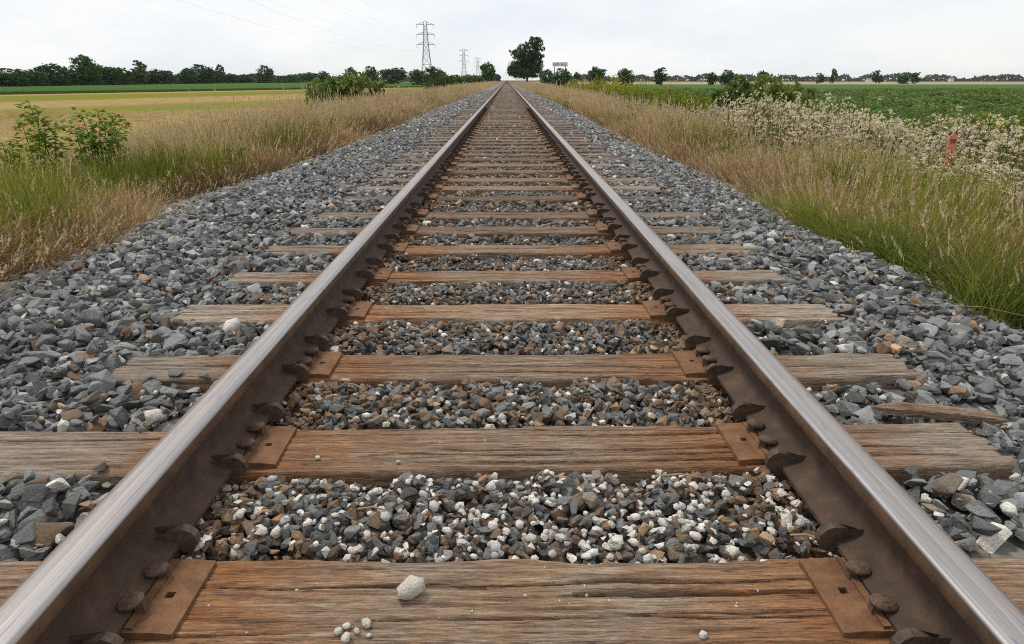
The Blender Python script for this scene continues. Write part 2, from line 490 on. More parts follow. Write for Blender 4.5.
# ================================================================== THE TRACK
# back edges of the near ties, measured; then a regular run
TIE_W = 0.232
backs = [1.178, 1.759, 2.312, 2.905, 3.467, 4.06, 4.62, 5.19, 5.94, 6.50, 7.08, 7.72, 8.36]
while len(backs) < 300: backs.append(backs[-1] + random.gauss(0.585, 0.022))
ends = {0: (-1.41, 1.41), 1: (-1.50, 1.325), 2: (-1.36, 1.395), 3: (-1.41, 1.41), 4: (-1.405, 1.40), 5: (-1.43, 1.42)}
widths = {0: 0.238, 1: 0.24, 2: 0.225, 3: 0.226, 4: 0.21}
ties = []
for i, b in enumerate(backs):
    w = widths.get(i, random.uniform(0.205, 0.24))
    l, r = ends.get(i, (-1.405 + random.gauss(0, 0.03), 1.405 + random.gauss(0, 0.03)))
    ties.append((b - w / 2, w, l, r))

RAIL_X = 0.7565
PLATE_T = 0.014

# ---- ballast bed: the surface under and between the stones
def ballast_z(X, Y):
    X = np.asarray(X, dtype=float); Y = np.asarray(Y, dtype=float)
    zl = np.interp(-X, [0, 1.3, 1.45, 1.9, 2.35, 3.15, 3.9, 4.2], [-0.050, -0.050, -0.03, -0.015, -0.05, -0.25, -0.44, -0.62])
    zr = np.interp(X, [0, 1.3, 1.45, 1.8, 2.1, 2.85, 3.6], [-0.050, -0.050, -0.045, -0.05, -0.09, -0.36, -0.62])
    z = np.where(X < 0, zl, zr)
    z = z + (fbm(X * 1.6, Y * 1.6, 3, 3) - 0.5) * 0.07 * np.clip((np.abs(X) - 1.3) / 0.6, 0.15, 1)
    return z

ys = np.concatenate([np.arange(-6, 14, 0.16), np.arange(14, 60, 0.6), np.geomspace(60, 1500, 60)])
xs = np.concatenate([np.linspace(-4.2, -1.3, 30), np.linspace(-1.15, 1.15, 12), np.linspace(1.3, 3.9, 28)])
XX, YY = np.meshgrid(xs, ys)
ZZ = ballast_z(XX, YY)
def grid_faces(nr, nc):
    i = np.arange(nr - 1)[:, None] * nc + np.arange(nc - 1)[None, :]
    return np.stack([i, i + 1, i + nc + 1, i + nc], -1).reshape(-1, 4)
ballast = obj('ballast_bed', mesh_from('ballast_bed', np.c_[XX.ravel(), YY.ravel(), ZZ.ravel()], grid_faces(len(ys), len(xs)), [M_BALLAST], True))
tag(ballast, 'grey crushed stone ballast bed under the railway track', None, None, 'structure')

# ---- ties
def tie_mesh(seed, w, l, r, nx, ny, detail=True):
    rg = np.random.default_rng(seed)
    nside = 5 if detail else 2
    H = 0.17; rad = 0.011
    # profile around the tie: up the back, over the top, down the front
    ps = []
    for k in range(nside): ps.append((w / 2, -H + (H - rad) * k / nside, 0))
    for k in range(3): a = k / 2 * math.pi / 2; ps.append((w / 2 - rad + rad * math.cos(a), -rad + rad * math.sin(a), 1))
    for k in range(1, ny): ps.append((w / 2 - rad - (w - 2 * rad) * k / ny, 0, 1))
    for k in range(3): a = math.pi / 2 + k / 2 * math.pi / 2; ps.append((-w / 2 + rad + rad * math.cos(a), -rad + rad * math.sin(a), 1))
    for k in range(nside): ps.append((-w / 2, -rad - (H - rad) * (k + 1) / nside, 0))
    ps = np.array(ps)
    x = np.linspace(l, r, nx)
    Y = np.repeat(ps[None, :, 0], nx, 0); Z = np.repeat(ps[None, :, 1], nx, 0); X = np.repeat(x[:, None], len(ps), 1)
    top = np.repeat(ps[None, :, 2], nx, 0)
    s0 = seed * 7
    # ragged edges and grooves of the grain
    edge = np.clip((np.abs(Y) - (w / 2 - 0.022)) / 0.022, 0, 1)
    rag = fbm(X * 7, Y * 3 + 11, s0 + 1, 4) - 0.45
    rag2 = np.clip(fbm(X * 3.1, np.sign(Y) * 4.0 + 20, s0 + 2, 4) - 0.52, 0, 1)
    Z = Z - edge * top * np.clip(rag * 0.02 + rag2 * 0.07, 0, 0.035)
    Y = Y - np.sign(Y) * edge * (np.clip(rag * 0.02 + rag2 * 0.05, -0.004, 0.03))
    if detail:
        wander = (fbm(X * 1.7, Y * 0 + 3, s0 + 3, 3) - 0.5) * 0.03
        gr = fbm(X * 2.3, (Y + wander) * 95, s0 + 4, 3)
        Z = Z - top * np.clip(0.50 - gr, 0, 1) * 0.011
        gr2 = vnoise(X * 4, (Y + wander) * 210, s0 + 5)
        Z = Z - top * np.clip(0.4 - gr2, 0, 1) * 0.004
        Z = Z + top * (fbm(X * 2.5, Y * 12, s0 + 6, 3) - 0.5) * 0.008
        dep = np.zeros_like(Z)
        for k in range(rg.integers(8, 13)):                      # long drying splits
            yc = rg.uniform(-0.42, 0.42) * w
            c0 = rg.uniform(l, r); ln = rg.uniform(0.35, 1.5)
            ln2 = ln / 2
            line = yc + wander * 1.4 + (fbm(X * 4.5, Y * 0 + k, s0 + 40 + k, 3) - 0.5) * 0.014 + (X - c0) * rg.uniform(-0.012, 0.012)
            taper = np.clip(1 - ((X - c0) / ln2) ** 2, 0, 1) ** 0.6
            wd = (rg.uniform(0.0022, 0.0050) if k > 2 else rg.uniform(0.005, 0.0085)) * taper * (0.4 + 1.1 * vnoise(X * 14, Y * 0 + k, s0 + 60 + k))
            prof = np.clip(1 - np.abs(Y - line) / np.maximum(wd, 1e-5), 0, 1) * (wd > 0.0007)
            dep = np.maximum(dep, prof ** 0.5 * (0.030 if k > 2 else 0.045))
        Z = Z - dep * top
    # uneven ends
    X = X + np.where(np.arange(nx)[:, None] < 1, 1, 0) * (vnoise(Y * 60, Z * 30, s0 + 8) - 0.3) * 0.03 - np.where(np.arange(nx)[:, None] >= nx - 1, 1, 0) * (vnoise(Y * 60, Z * 30, s0 + 9) - 0.3) * 0.03
    V = np.c_[X.ravel(), Y.ravel(), Z.ravel()]
    m = len(ps)
    fs = grid_faces(nx, m).tolist()
    fs.append(list(range(m)))
    fs.append(list(range((nx - 1) * m, nx * m))[::-1])
    me = mesh_from('railroad_tie', V, fs, [M_WOOD], True)
    return me

# ---- tie plate with a square spike hole on each side, shoulders along the rail
def plate_mesh():
    bm = bmesh.new()
    hw, t = 0.099, PLATE_T
    hx, hy, hs = -0.112, 0.004, 0.0085            # hole on the gauge side (x < 0 is towards the middle of the track)
    xs_ = [-0.158, hx - hs, hx + hs, 0.112 - hs, 0.112 + hs, 0.150]
    ys_ = [-hw, hy - hs, hy + hs, hw]
    vt = [[bm.verts.new((x, y, t - (0.004 if x < -0.15 or x > 0.145 else 0.0))) for y in ys_] for x in xs_]
    vb = [[bm.verts.new((x, y, -0.004)) for y in ys_] for x in xs_]
    for i in range(5):
        for j in range(3):
            hole = j == 1 and i in (1, 3)
            if hole:
                q = [vt[i][j], vt[i + 1][j], vt[i + 1][j + 1], vt[i][j + 1]]
                p = [vb[i][j], vb[i + 1][j], vb[i + 1][j + 1], vb[i][j + 1]]
                for k in range(4): bm.faces.new((q[k], p[k], p[(k + 1) % 4], q[(k + 1) % 4]))
            else:
                bm.faces.new((vt[i][j], vt[i + 1][j], vt[i + 1][j + 1], vt[i][j + 1]))
    for i in range(5):
        bm.faces.new((vt[i][0], vb[i][0], vb[i + 1][0], vt[i + 1][0]))
        bm.faces.new((vt[i + 1][3], vb[i + 1][3], vb[i][3], vt[i][3]))
    for j in range(3):
        bm.faces.new((vt[0][j + 1], vb[0][j + 1], vb[0][j], vt[0][j]))
        bm.faces.new((vt[5][j], vb[5][j], vb[5][j + 1], vt[5][j + 1]))
    for sx in (-1, 1):                              # raised shoulder that keeps the rail base in place
        bm_box(bm, (sx * 0.0785, 0, t + 0.0025), (0.014, 2 * hw - 0.012, 0.007))
    bmesh.ops.recalc_face_normals(bm, faces=bm.faces)
    return bm_mesh('tie_plate', bm, [M_PLATE])

def spike_mesh():
    bm = bmesh.new()
    bm_box(bm, (-0.009, 0, 0.001), (0.017, 0.017, 0.046))
    # oval mushroom head that hooks over the rail base
    rings = [(0.0, 0.62, -0.002), (0.0, 0.98, 0.003), (0.0, 1.0, 0.009), (0.0, 0.80, 0.0155), (0.0, 0.42, 0.0195)]
    prev = None
    for (dx, s, z) in rings:
        rg_ = []
        for k in range(12):
            a = k / 12 * 2 * math.pi
            rg_.append(bm.verts.new((0.004 + 0.025 * s * math.cos(a), 0.021 * s * math.sin(a), 0.020 + z * 0.8 - 0.12 * 0.023 * s * math.cos(a))))
        if prev:
            for k in range(12): bm.faces.new((prev[k], prev[(k + 1) % 12], rg_[(k + 1) % 12], rg_[k]))
        else: bm.faces.new(rg_[::-1])
        prev = rg_
    bm.faces.new(prev)
    bmesh.ops.recalc_face_normals(bm, faces=bm.faces)
    return bm_mesh('spike', bm, [M_SPIKE])

def anchor_mesh():
    """Forged claw that grips the rail base: a jaw on the gauge side that rises and hooks over the base towards the web."""
    prof = [(-0.060, -0.012), (-0.090, -0.016), (-0.106, -0.004), (-0.113, 0.016), (-0.110, 0.034), (-0.098, 0.049), (-0.083, 0.056), (-0.064, 0.051),
            (-0.042, 0.038), (-0.029, 0.027), (-0.033, 0.0225), (-0.046, 0.0265), (-0.062, 0.034), (-0.077, 0.036), (-0.088, 0.029), (-0.093, 0.016), (-0.088, 0.004), (-0.074, -0.0015), (-0.05, -0.0015),
            (0.05, -0.0015), (0.0735, 0.004), (0.0735, 0.022), (0.060, 0.028), (0.064, 0.036), (0.082, 0.030), (0.088, 0.008), (0.078, -0.012)]
    bm = bmesh.new()
    T = 0.0095
    A = []; B = []
    for (x, z) in prof:
        flare = 1.0 + 0.25 * max(0, min(1, (z - 0.01) / 0.05)) * max(0, min(1, (-x - 0.04) / 0.05))
        A.append(bm.verts.new((x, -T * flare, z))); B.append(bm.verts.new((x, T * flare, z)))
    fa = bm.faces.new(A); fb = bm.faces.new(B[::-1])
    nA = len(A)
    for k in range(nA): bm.faces.new((A[k], B[k], B[(k + 1) % nA], A[(k + 1) % nA]))
    bmesh.ops.triangulate(bm, faces=[fa, fb])
    bmesh.ops.recalc_face_normals(bm, faces=bm.faces)
    return bm_mesh('rail_anchor', bm, [M_ANCHOR], False)

ME_PLATE, ME_SPIKE, ME_ANCHOR = plate_mesh(), spike_mesh(), anchor_mesh()

TIE_LABELS = [
    'nearest wooden tie, cracked and brown, with a white stone lying on it',
    'second wooden tie from the camera, long left end reaching out beside grey stones',
    'third wooden tie from the camera, dark split along its middle',
    'fourth wooden tie from the camera, brown with pale bleached streaks',
    'fifth wooden tie from the camera, brown with bleached ends',
    'sixth wooden tie from the camera, pale weathered top between the rails',
]
ORD = ['seventh', 'eighth', 'ninth', 'tenth', 'eleventh', 'twelfth', 'thirteenth', 'fourteenth', 'fifteenth', 'sixteenth', 'seventeenth', 'eighteenth', 'nineteenth', 'twentieth']
TIE_LABELS += ['%s wooden tie from the camera, weathered brown under both rails' % o for o in ORD]
far_meshes = [tie_mesh(900 + k, 0.222, -1.37, 1.37, 26, 8, False) for k in range(6)]
mid_res = {0: (420, 105), 1: (380, 95), 2: (260, 64), 3: (230, 52), 4: (180, 44), 5: (160, 36)}
tie_objs = []
for i, (yc, w, l, r) in enumerate(ties):
    if i < 16:
        nx, ny = mid_res.get(i, (110, 24))
        me = tie_mesh(11 + i * 3, w, l, r, nx, ny, True)
        sc = (1, 1, 1)
    else:
        me = far_meshes[i % 6]; sc = ((r - l) / 2.74, w / 0.222, 1)
    dz = 0.0 if i < 6 else random.uniform(-0.008, 0.0)
    o = obj('railroad_tie', me, None, (0 if i < 16 else (l + r) / 2, yc, dz), (0, 0, (0.0, 0.012)[i] if i < 2 else random.gauss(0, 0.006)), sc)
    lab = TIE_LABELS[i] if i < len(TIE_LABELS) else 'one of the small weathered ties packed together far down the track'
    o['rusty'] = random.uniform(0.8, 1.0) if i < 6 else random.uniform(0.1, 0.6) * (1.0 if i < 20 else 0.5)
    o['age'] = random.uniform(0.0, 0.15) if i < 6 else random.uniform(0.3, 1.0)
    tag(o, lab, 'railroad tie', 'wooden ties along the track')
    tie_objs.append(o)
    if i < 40:
        for s in (-1, 1):
            # local +x of the plate points outwards from the middle of the track
            p = obj('tie_plate', ME_PLATE, o, (s * RAIL_X / sc[0] - (0 if i < 16 else (l + r) / 2), random.uniform(-0.006, 0.006), -dz), (0, 0, 0 if s > 0 else math.pi))
            if i < 16:
                for (dx, dy, rz) in ((-0.071, -0.046, 0), (-0.071, 0.043, 0), (0.071, 0.05, math.pi), (0.071, -0.04, math.pi)):
                    obj('spike', ME_SPIKE, p, (dx, dy + random.uniform(-0.006, 0.006), 0.012 + random.uniform(-0.003, 0.004)), (random.uniform(-0.08, 0.08), random.uniform(-0.05, 0.1), rz + random.uniform(-0.25, 0.25)))

# ties too far off to tell apart
bm = bmesh.new()
y = backs[-1] + 0.4
while y < 900:
    bm_box(bm, (random.gauss(0, 0.02), y, -0.08), (2.74, 0.22, 0.15)); y += 0.585 if y < 400 else 1.17
far_ties = obj('distant_ties', bm_mesh('distant_ties', bm, [M_WOOD]))
far_ties['age'] = 0.7; far_ties['rusty'] = 0.15
tag(far_ties, 'distant ties merging into one brown band near the horizon', 'railroad ties', None, 'stuff')

# ---- rails
def rail_profile():
    half = [(0.0685, 0.0), (0.0685, 0.0095), (0.064, 0.0125), (0.030, 0.0215), (0.016, 0.028), (0.0105, 0.038), (0.0085, 0.055), (0.0085, 0.090), (0.0105, 0.106),
            (0.018, 0.1135), (0.036, 0.1195), (0.0385, 0.123), (0.0392, 0.143), (0.0383, 0.1495), (0.0352, 0.1540), (0.029, 0.1565), (0.014, 0.1578)]
    full = [(x, z) for x, z in half] + [(-x, z) for x, z in half[::-1]]
    return full
def rail_mesh():
    pr = rail_profile()
    yy = np.concatenate([np.arange(-4, 30, 0.25), np.geomspace(30, 1500, 80)])
    V = []
    for y in yy:
        wx = (float(mnoise.noise((y * 0.11, 0, 3))) * 0.0035) * min(1, max(0, (y - 1) / 8)); wz = float(mnoise.noise((y * 0.13, 5, 3))) * 0.002
        for (x, z) in pr: V.append((x + wx, y, z + wz))
    n = len(pr); fs = []
    for k in range(len(yy) - 1):
        for j in range(n):
            a = k * n + j; b = k * n + (j + 1) % n
            fs.append((a, b, b + n, a + n))
    fs.append(tuple(range(n)))
    me = mesh_from('steel_rail', V, fs, [M_RAIL], True)
    me.set_sharp_from_angle(angle=R(38)) if hasattr(me, 'set_sharp_from_angle') else None
    return me
ME_RAIL = rail_mesh()
for s, lab in ((-1, 'left rusty steel rail with its worn shiny running top'), (1, 'right rusty steel rail with its worn shiny running top')):
    ro = obj('steel_rail', ME_RAIL, None, (s * RAIL_X, 0, PLATE_T))
    ro['side'] = float(s)
    tag(ro, lab, 'rail', 'rails of the track')
    for i in range(40):
        yc, w, l, r = ties[i]
        for e in (-1, 1):
            yy = yc + e * (w / 2 + 0.022) + random.uniform(-0.006, 0.008) * e
            obj('rail_anchor', ME_ANCHOR, ro, (0, yy, 0), (0, 0, (0 if s > 0 else math.pi) + random.uniform(-0.07, 0.07)), (0.93, random.uniform(0.8, 1.0), random.uniform(0.78, 0.9)))

# ================================================================== STONES
def hull_stone(seed, flat=0.62, npts=13, jag=0.0):
    rg = np.random.default_rng(seed)
    bm = bmesh.new()
    P = rg.normal(size=(npts, 3)); P /= np.linalg.norm(P, axis=1)[:, None]
    P = np.sign(P) * np.abs(P) ** 0.75
    P *= np.array([1.0, rg.uniform(0.62, 0.92), flat * rg.uniform(0.75, 1.2)]) * rg.uniform(0.78, 1.05, (npts, 1))
    for p in P: bm.verts.new(p)
    bmesh.ops.convex_hull(bm, input=bm.verts)
    for v in [v for v in bm.verts if not v.link_faces]: bm.verts.remove(v)
    bmesh.ops.dissolve_limit(bm, angle_limit=R(14), verts=bm.verts, edges=bm.edges)
    bmesh.ops.bevel(bm, geom=list(bm.edges), offset=0.045, segments=1, affect='EDGES', clamp_overlap=True)
    bmesh.ops.triangulate(bm, faces=[f for f in bm.faces if len(f.verts) > 4])
    bmesh.ops.recalc_face_normals(bm, faces=bm.faces)
    return bm_mesh('stone', bm, [M_STONE])
def round_stone(seed):
    rg = np.random.default_rng(seed)
    bm = bmesh.new()
    bmesh.ops.create_icosphere(bm, subdivisions=1, radius=1.0)
    s = Vector((1.0, rg.uniform(0.65, 0.95), rg.uniform(0.5, 0.8)))
    for v in bm.verts:
        k = rg.uniform(0.82, 1.12)
        v.co = Vector((v.co.x * s.x, v.co.y * s.y, v.co.z * s.z)) * k
    return bm_mesh('stone', bm, [M_STONE], True)
NH, NR = 22, 6
stone_meshes = [hull_stone(100 + k, [0.62, 0.5, 0.75, 0.42][k % 4], 11 + k % 5) for k in range(NH)] + [round_stone(200 + k) for k in range(NR)]
STONES = kit('stone_kit', stone_meshes)

def stone_tone(x, y, white):
    """Colour of one stone: blue-grey trap rock outside, browner with rust inside the track, some pale limestone."""
    if white:
        k = rng.uniform(0.50, 0.82); return np.array([k, k * rng.uniform(0.93, 0.98), k * rng.uniform(0.82, 0.93)])
    k = rng.uniform(0.075, 0.22) if rng.random() < 0.82 else rng.uniform(0.2, 0.36)
    ax = abs(x)
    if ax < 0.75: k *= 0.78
    k *= 1.18
    c = np.array([k * 0.98, k * 1.0, k * 0.985])
    near = math.exp(-((ax - 0.70) / 0.22) ** 2) * (0.95 if ax < 0.85 else 0.65)
    inside = 0.50 if ax < 0.7 else (0.12 if ax < 1.6 else 0.0)
    p = max(near, inside * rng.uniform(0.4, 1.6))
    if rng.random() < p + 0.03:
        kk = rng.uniform(0.8, 1.25)
        c = np.array([k * 1.36, k * 0.87, k * 0.53]) * kk * 0.98 if rng.random() < 0.45 + 0.5 * near else np.array([k * 1.15, k * 0.93, k * 0.72]) * kk
    return c

tie_y = np.array([t[0] for t in ties]); tie_w = np.array([t[1] for t in ties]); tie_l = np.array([t[2] for t in ties]); tie_r = np.array([t[3] for t in ties])
def on_tie(x, y, m):
    k = np.argmin(np.abs(tie_y - y))
    return abs(y - tie_y[k]) < tie_w[k] / 2 + m and tie_l[k] - m < x < tie_r[k] + m

# near stones are dropped one by one onto a height map so they really lie on one another
CELL = 0.008
HX0, HX1, HY0, HY1 = -3.9, 3.5, 0.55, 9.4
nxh, nyh = int((HX1 - HX0) / CELL), int((HY1 - HY0) / CELL)
gx = HX0 + (np.arange(nxh) + 0.5) * CELL; gy = HY0 + (np.arange(nyh) + 0.5) * CELL
GX, GY = np.meshgrid(gx, gy)
BASE = ballast_z(GX, GY)
HM = BASE.copy()
rec = []   # x y z a b c rx ry rz pick r g b
def drop(n, rlo, rhi, region, white=0.0, cap=0.05, lift=0.30, prob=None, flat=0.5, tilt=0.45):
    x0, x1, y0, y1 = region
    X = rng.uniform(x0, x1, n); Yv = rng.uniform(y0, y1, n)
    S = rng.uniform(0, 1, n) ** 1.6 * (rhi - rlo) + rlo
    for x, y, s in zip(X, Yv, S):
        if prob is not None and rng.random() > prob(x, y): continue
        if on_tie(x, y, s * 0.52): continue
        dr = abs(abs(x) - RAIL_X)
        if dr < 0.070 + s * 0.15 and s > 0.018: continue
        i0 = int((x - s * 0.8 - HX0) / CELL); i1 = int((x + s * 0.8 - HX0) / CELL) + 1
        j0 = int((y - s * 0.8 - HY0) / CELL); j1 = int((y + s * 0.8 - HY0) / CELL) + 1
        if i0 < 0 or j0 < 0 or i1 > nxh or j1 > nyh: continue
        sub = HM[j0:j1, i0:i1]
        base = BASE[(j0 + j1) // 2, (i0 + i1) // 2]
        c = s * flat * rng.uniform(0.8, 1.2)
        zm = float(sub.mean()) * 0.75 + float(sub.max()) * 0.25
        z = zm + lift * c
        if z > base + cap: continue
        if dr < 0.075 and z + c > 0.005: continue
        d2 = ((GX[j0:j1, i0:i1] - x) ** 2 + (GY[j0:j1, i0:i1] - y) ** 2) / (s * 0.9) ** 2
        np.maximum(sub, np.where(d2 < 1, z + c * 0.9 * np.sqrt(np.clip(1 - d2, 0, 1)), -9), out=sub)
        w = rng.random() < (white(x, y) if callable(white) else white)
        rd = w and rng.random() < 0.45
        pk = NH + rng.integers(NR) if rd else rng.integers(NH)
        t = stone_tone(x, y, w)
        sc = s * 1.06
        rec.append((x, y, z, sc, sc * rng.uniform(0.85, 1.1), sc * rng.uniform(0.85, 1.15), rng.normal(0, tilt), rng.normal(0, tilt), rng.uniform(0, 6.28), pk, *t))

def white_amount(x, y):
    ax = abs(x)
    if ax < 0.72:
        base = float(np.interp(y, [1.1, 1.75, 1.9, 2.4, 3.2, 5, 9], [0.36, 0.33, 0.18, 0.14, 0.10, 0.07, 0.04]))
        return base * (1.1 - 0.6 * (ax / 0.72) ** 3)
    if ax < 1.35: return 0.22
    return 0.035
def white_big(x, y): return white_amount(x, y) * 0.07 + 0.006
FULL = (-3.85, 3.3, 0.62, 9.2)
INNER = (-0.70, 0.70, 0.62, 9.2)
drop(9000, 0.026, 0.052, (-3.85, -1.0, 0.62, 9.2), white_big, 0.045, tilt=0.4)
drop(7600, 0.026, 0.050, (1.0, 3.3, 0.62, 9.2), white_big, 0.045, tilt=0.4)
drop(450, 0.040, 0.053, (-1.35, 1.35, 0.62, 6.0), 0.01, 0.075)
drop(1800, 0.030, 0.048, (-1.4, 1.4, 0.62, 9.2), white_big, 0.060)
drop(5200, 0.022, 0.038, (-1.4, 1.4, 0.62, 9.2), white_big, 0.056)
drop(16000, 0.018, 0.030, FULL, lambda x, y: white_amount(x, y) * 0.08, 0.050)
drop(4600, 0.014, 0.028, (-0.75, 0.7, 1.1, 3.6), lambda x, y: white_amount(x, y) * 0.12, 0.058)
drop(2500, 0.011, 0.02, (-0.75, 0.75, 1.0, 4.0), lambda x, y: white_amount(x, y) * 0.6, 0.05)
drop(14000, 0.011, 0.019, FULL, lambda x, y: white_amount(x, y) * 0.6, 0.045)
drop(3500, 0.012, 0.024, (-0.78, 0.78, 1.0, 3.6), lambda x, y: white_amount(x, y) * 0.15, 0.058)
drop(1500, 0.007, 0.0140, (-0.72, 0.72, 1.1, 4.2), lambda x, y: min(0.95, white_amount(x, y) * 1.3), 0.062, lift=0.5)
drop(700, 0.007, 0.0150, (-0.72, 0.72, 1.1, 1.75), lambda x, y: 0.85, 0.068, lift=0.5)
drop(1500, 0.008, 0.015, (-1.5, 1.5, 1.0, 3.2), lambda x, y: min(0.95, white_amount(x, y) * 1.5), 0.055, lift=0.5)
near = np.array(rec)

# which of them show largest in the picture: those become stones of their own
rel = np.c_[near[:, 0], near[:, 1], near[:, 2] - CAM_H]
zc = rel @ np.array(_f); uu = 512 + F * (rel @ np.array(_r)) / zc; vv = 322 - F * (rel @ np.array(_u)) / zc
ix = np.clip(((near[:, 0] - HX0) / CELL).astype(int), 0, nxh - 1); iy = np.clip(((near[:, 1] - HY0) / CELL).astype(int), 0, nyh - 1)
buried = HM[iy, ix] > near[:, 2] + near[:, 5] * 0.75
inframe = (uu > 2) & (uu < 1022) & (vv > 60) & (vv < 640) & ~buried
# not behind a rail (rail head hides what lies just outside it)
def behind_rail():
    hid = np.zeros(len(near), dtype=bool)
    for s in (-1, 1):
        t = s * RAIL_X / np.where(np.abs(near[:, 0]) < 1e-3, 1e-3, near[:, 0])
        zz = CAM_H + rel[:, 2] * t
        hid |= (t > 0) & (t < 1) & (zz < 0.19)
        hid |= np.abs(near[:, 0] - s * RAIL_X) < 0.09
    return hid
inframe &= ~behind_rail()
px = np.where(inframe, near[:, 3] * F / zc, 0)
top = np.argsort(-px)[:300]
is_big = np.zeros(len(near), dtype=bool); is_big[top] = True
for k in top:
    q = near[k]
    o = obj('stone', stone_meshes[int(q[9])], ballast, q[0:3], q[6:9], q[3:6])
    o['tone'] = [float(q[10]), float(q[11]), float(q[12]), 1.0]

rest = near[~is_big]
# farther stones: scattered singly, a little larger and sparser with distance
def far_stones(n, y0, y1, slo, shi, x0=-3.6, x1=3.2):
    out = []
    X = rng.uniform(x0, x1, n); Yv = rng.uniform(y0, y1, n); S = rng.uniform(slo, shi, n)
    Zb = ballast_z(X, Yv)
    for x, y, s, zb in zip(X, Yv, S, Zb):
        if on_tie(x, y, s * 0.75) or abs(abs(x) - RAIL_X) < 0.075 + s * 0.5: continue
        w = rng.random() < (0.05 if abs(x) < 1.3 else 0.03)
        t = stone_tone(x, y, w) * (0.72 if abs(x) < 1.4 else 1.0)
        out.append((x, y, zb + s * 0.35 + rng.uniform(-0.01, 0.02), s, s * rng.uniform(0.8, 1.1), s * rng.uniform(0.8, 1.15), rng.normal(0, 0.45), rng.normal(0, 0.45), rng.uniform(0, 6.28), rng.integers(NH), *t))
    return np.array(out)
allr = np.concatenate([rest, far_stones(26000, 9.1, 24, 0.028, 0.046), far_stones(22000, 24, 70, 0.04, 0.058)])
gravel = scatter('gravel', STONES, allr[:, 0:3], allr[:, 6:9], allr[:, 3:6], allr[:, 9], allr[:, 10:13], ballast)
gravel['kind'] = 'stuff'

# ---- single stones and bits that lie on the ties
def lone(name, mesh_k, p, s, tone, label, cat='stone', group=None, rot=None, flat=1.0):
    o = obj(name, stone_meshes[mesh_k], None, p, rot or (random.uniform(-0.4, 0.4), random.uniform(-0.4, 0.4), random.uniform(0, 6)), (s, s * 0.9, s * flat))
    o['tone'] = [*tone, 1.0]
    return tag(o, label, cat, group)
p = on_plane(411, 596, 0.0)
lone('stone', NH + 2, (p.x, p.y, 0.018), 0.034, (0.60, 0.55, 0.47), 'big pale rough stone lying on the nearest tie', 'stone', None, (0.3, -0.3, 0.4))
for k, (qx, qy, s, t) in enumerate(((338, 634, 0.011, 0.62), (347, 628, 0.010, 0.66), (357, 633, 0.009, 0.5), (367, 626, 0.013, 0.6), (346, 641, 0.014, 0.68), (369, 637, 0.007, 0.6))):
    p = on_plane(qx, qy, 0.0)
    lone('pebble', NH + k % NR, (p.x, p.y, s * 0.5), s, (t, t * 0.93, t * 0.84), 'small pale pebble in the little heap at the front edge of the nearest tie', 'pebble', 'pebble heap on the nearest tie')
for (qx, qy, s, t, lab) in ((703, 637, 0.010, (0.6, 0.58, 0.54), 'single small pale pebble at the front of the nearest tie, right of the middle'),
                            (398, 463, 0.008, (0.62, 0.6, 0.56), 'tiny white pebble alone on the second tie'),
                            (318, 459, 0.009, (0.62, 0.6, 0.56), 'white chip on the second tie close to the left tie plate')):
    p = on_plane(qx, qy, 0.0)
    lone('pebble', NH + 1, (p.x, p.y, s * 0.5), s, t, lab, 'pebble')
for (qx, qy, s, t, lab) in ((142, 431, 0.017, (0.21, 0.17, 0.13), 'small grey stone on the second tie beside the left rail'),
                            (101, 470, 0.032, (0.085, 0.08, 0.07), 'dark slab of stone leaning on the front of the second tie, left of the rail'),
                            (204, 379, 0.030, (0.16, 0.155, 0.13), 'dark stone lying over the front edge of the third tie, left end'),
                            (176, 376, 0.032, (0.17, 0.175, 0.17), 'grey stone on the left end of the third tie'),
                            (211, 355, 0.020, (0.15, 0.14, 0.11), 'small dark stone on top of the third tie beside the left rail'),
                            (152, 383, 0.034, (0.13, 0.135, 0.13), 'dark grey stone at the front left corner of the third tie')):
    p = on_plane(qx, qy, 0.0)
    lone('stone', random.randrange(NH), (p.x, p.y, s * 0.4), s, t, lab)
for (qx, qy, z, s, t, lab) in ((895, 242, -0.25, 0.075, (0.62, 0.60, 0.55), 'pale boulder half hidden in grass at the right edge of the ballast'),
                               (916, 279, -0.22, 0.060, (0.66, 0.63, 0.57), 'round pale cobble where the right grass meets the ballast'),
                               (937, 290, -0.20, 0.055, (0.64, 0.61, 0.55), 'pale cobble nearest the camera on the right ballast edge'),
                               (750, 252, -0.03, 0.060, (0.42, 0.39, 0.34), 'light stone at the right end of the fifth tie'),
                               (827, 238, -0.1, 0.055, (0.55, 0.53, 0.49), 'pale angular stone halfway down the right ballast slope')):
    p = on_plane(qx, qy, z)
    lone('cobble', NH + random.randrange(NR) if s < 0.074 else NH, (p.x, p.y, float(ballast_z(p.x, p.y)) + s * 0.55), s, t, lab, 'stone', None, None, 1.0)

# white limestone grit lodged in the splits of the nearest ties
gp = []
for _ in range(80):
    i = 0 if rng.random() < 0.75 else 1
    yc, w, l, r = ties[i]
    gp.append((rng.uniform(-0.6, 0.6), yc + rng.uniform(-0.45, 0.45) * w * (0.4 if rng.random() < 0.6 else 1), -0.001))
gp = np.array(gp); k = len(gp)
s = rng.uniform(0.0, 1.0, k) ** 2.5 * 0.0042 + 0.0009
grit = scatter('limestone_grit', STONES, gp, rng.uniform(0, 6, (k, 3)), np.c_[s, s, s], NH + rng.integers(0, NR, k), np.full((k, 3), 0.62) * [1, 0.96, 0.9])
tag(grit, 'tiny white limestone chips scattered over the nearest ties', 'grit', None, 'stuff')

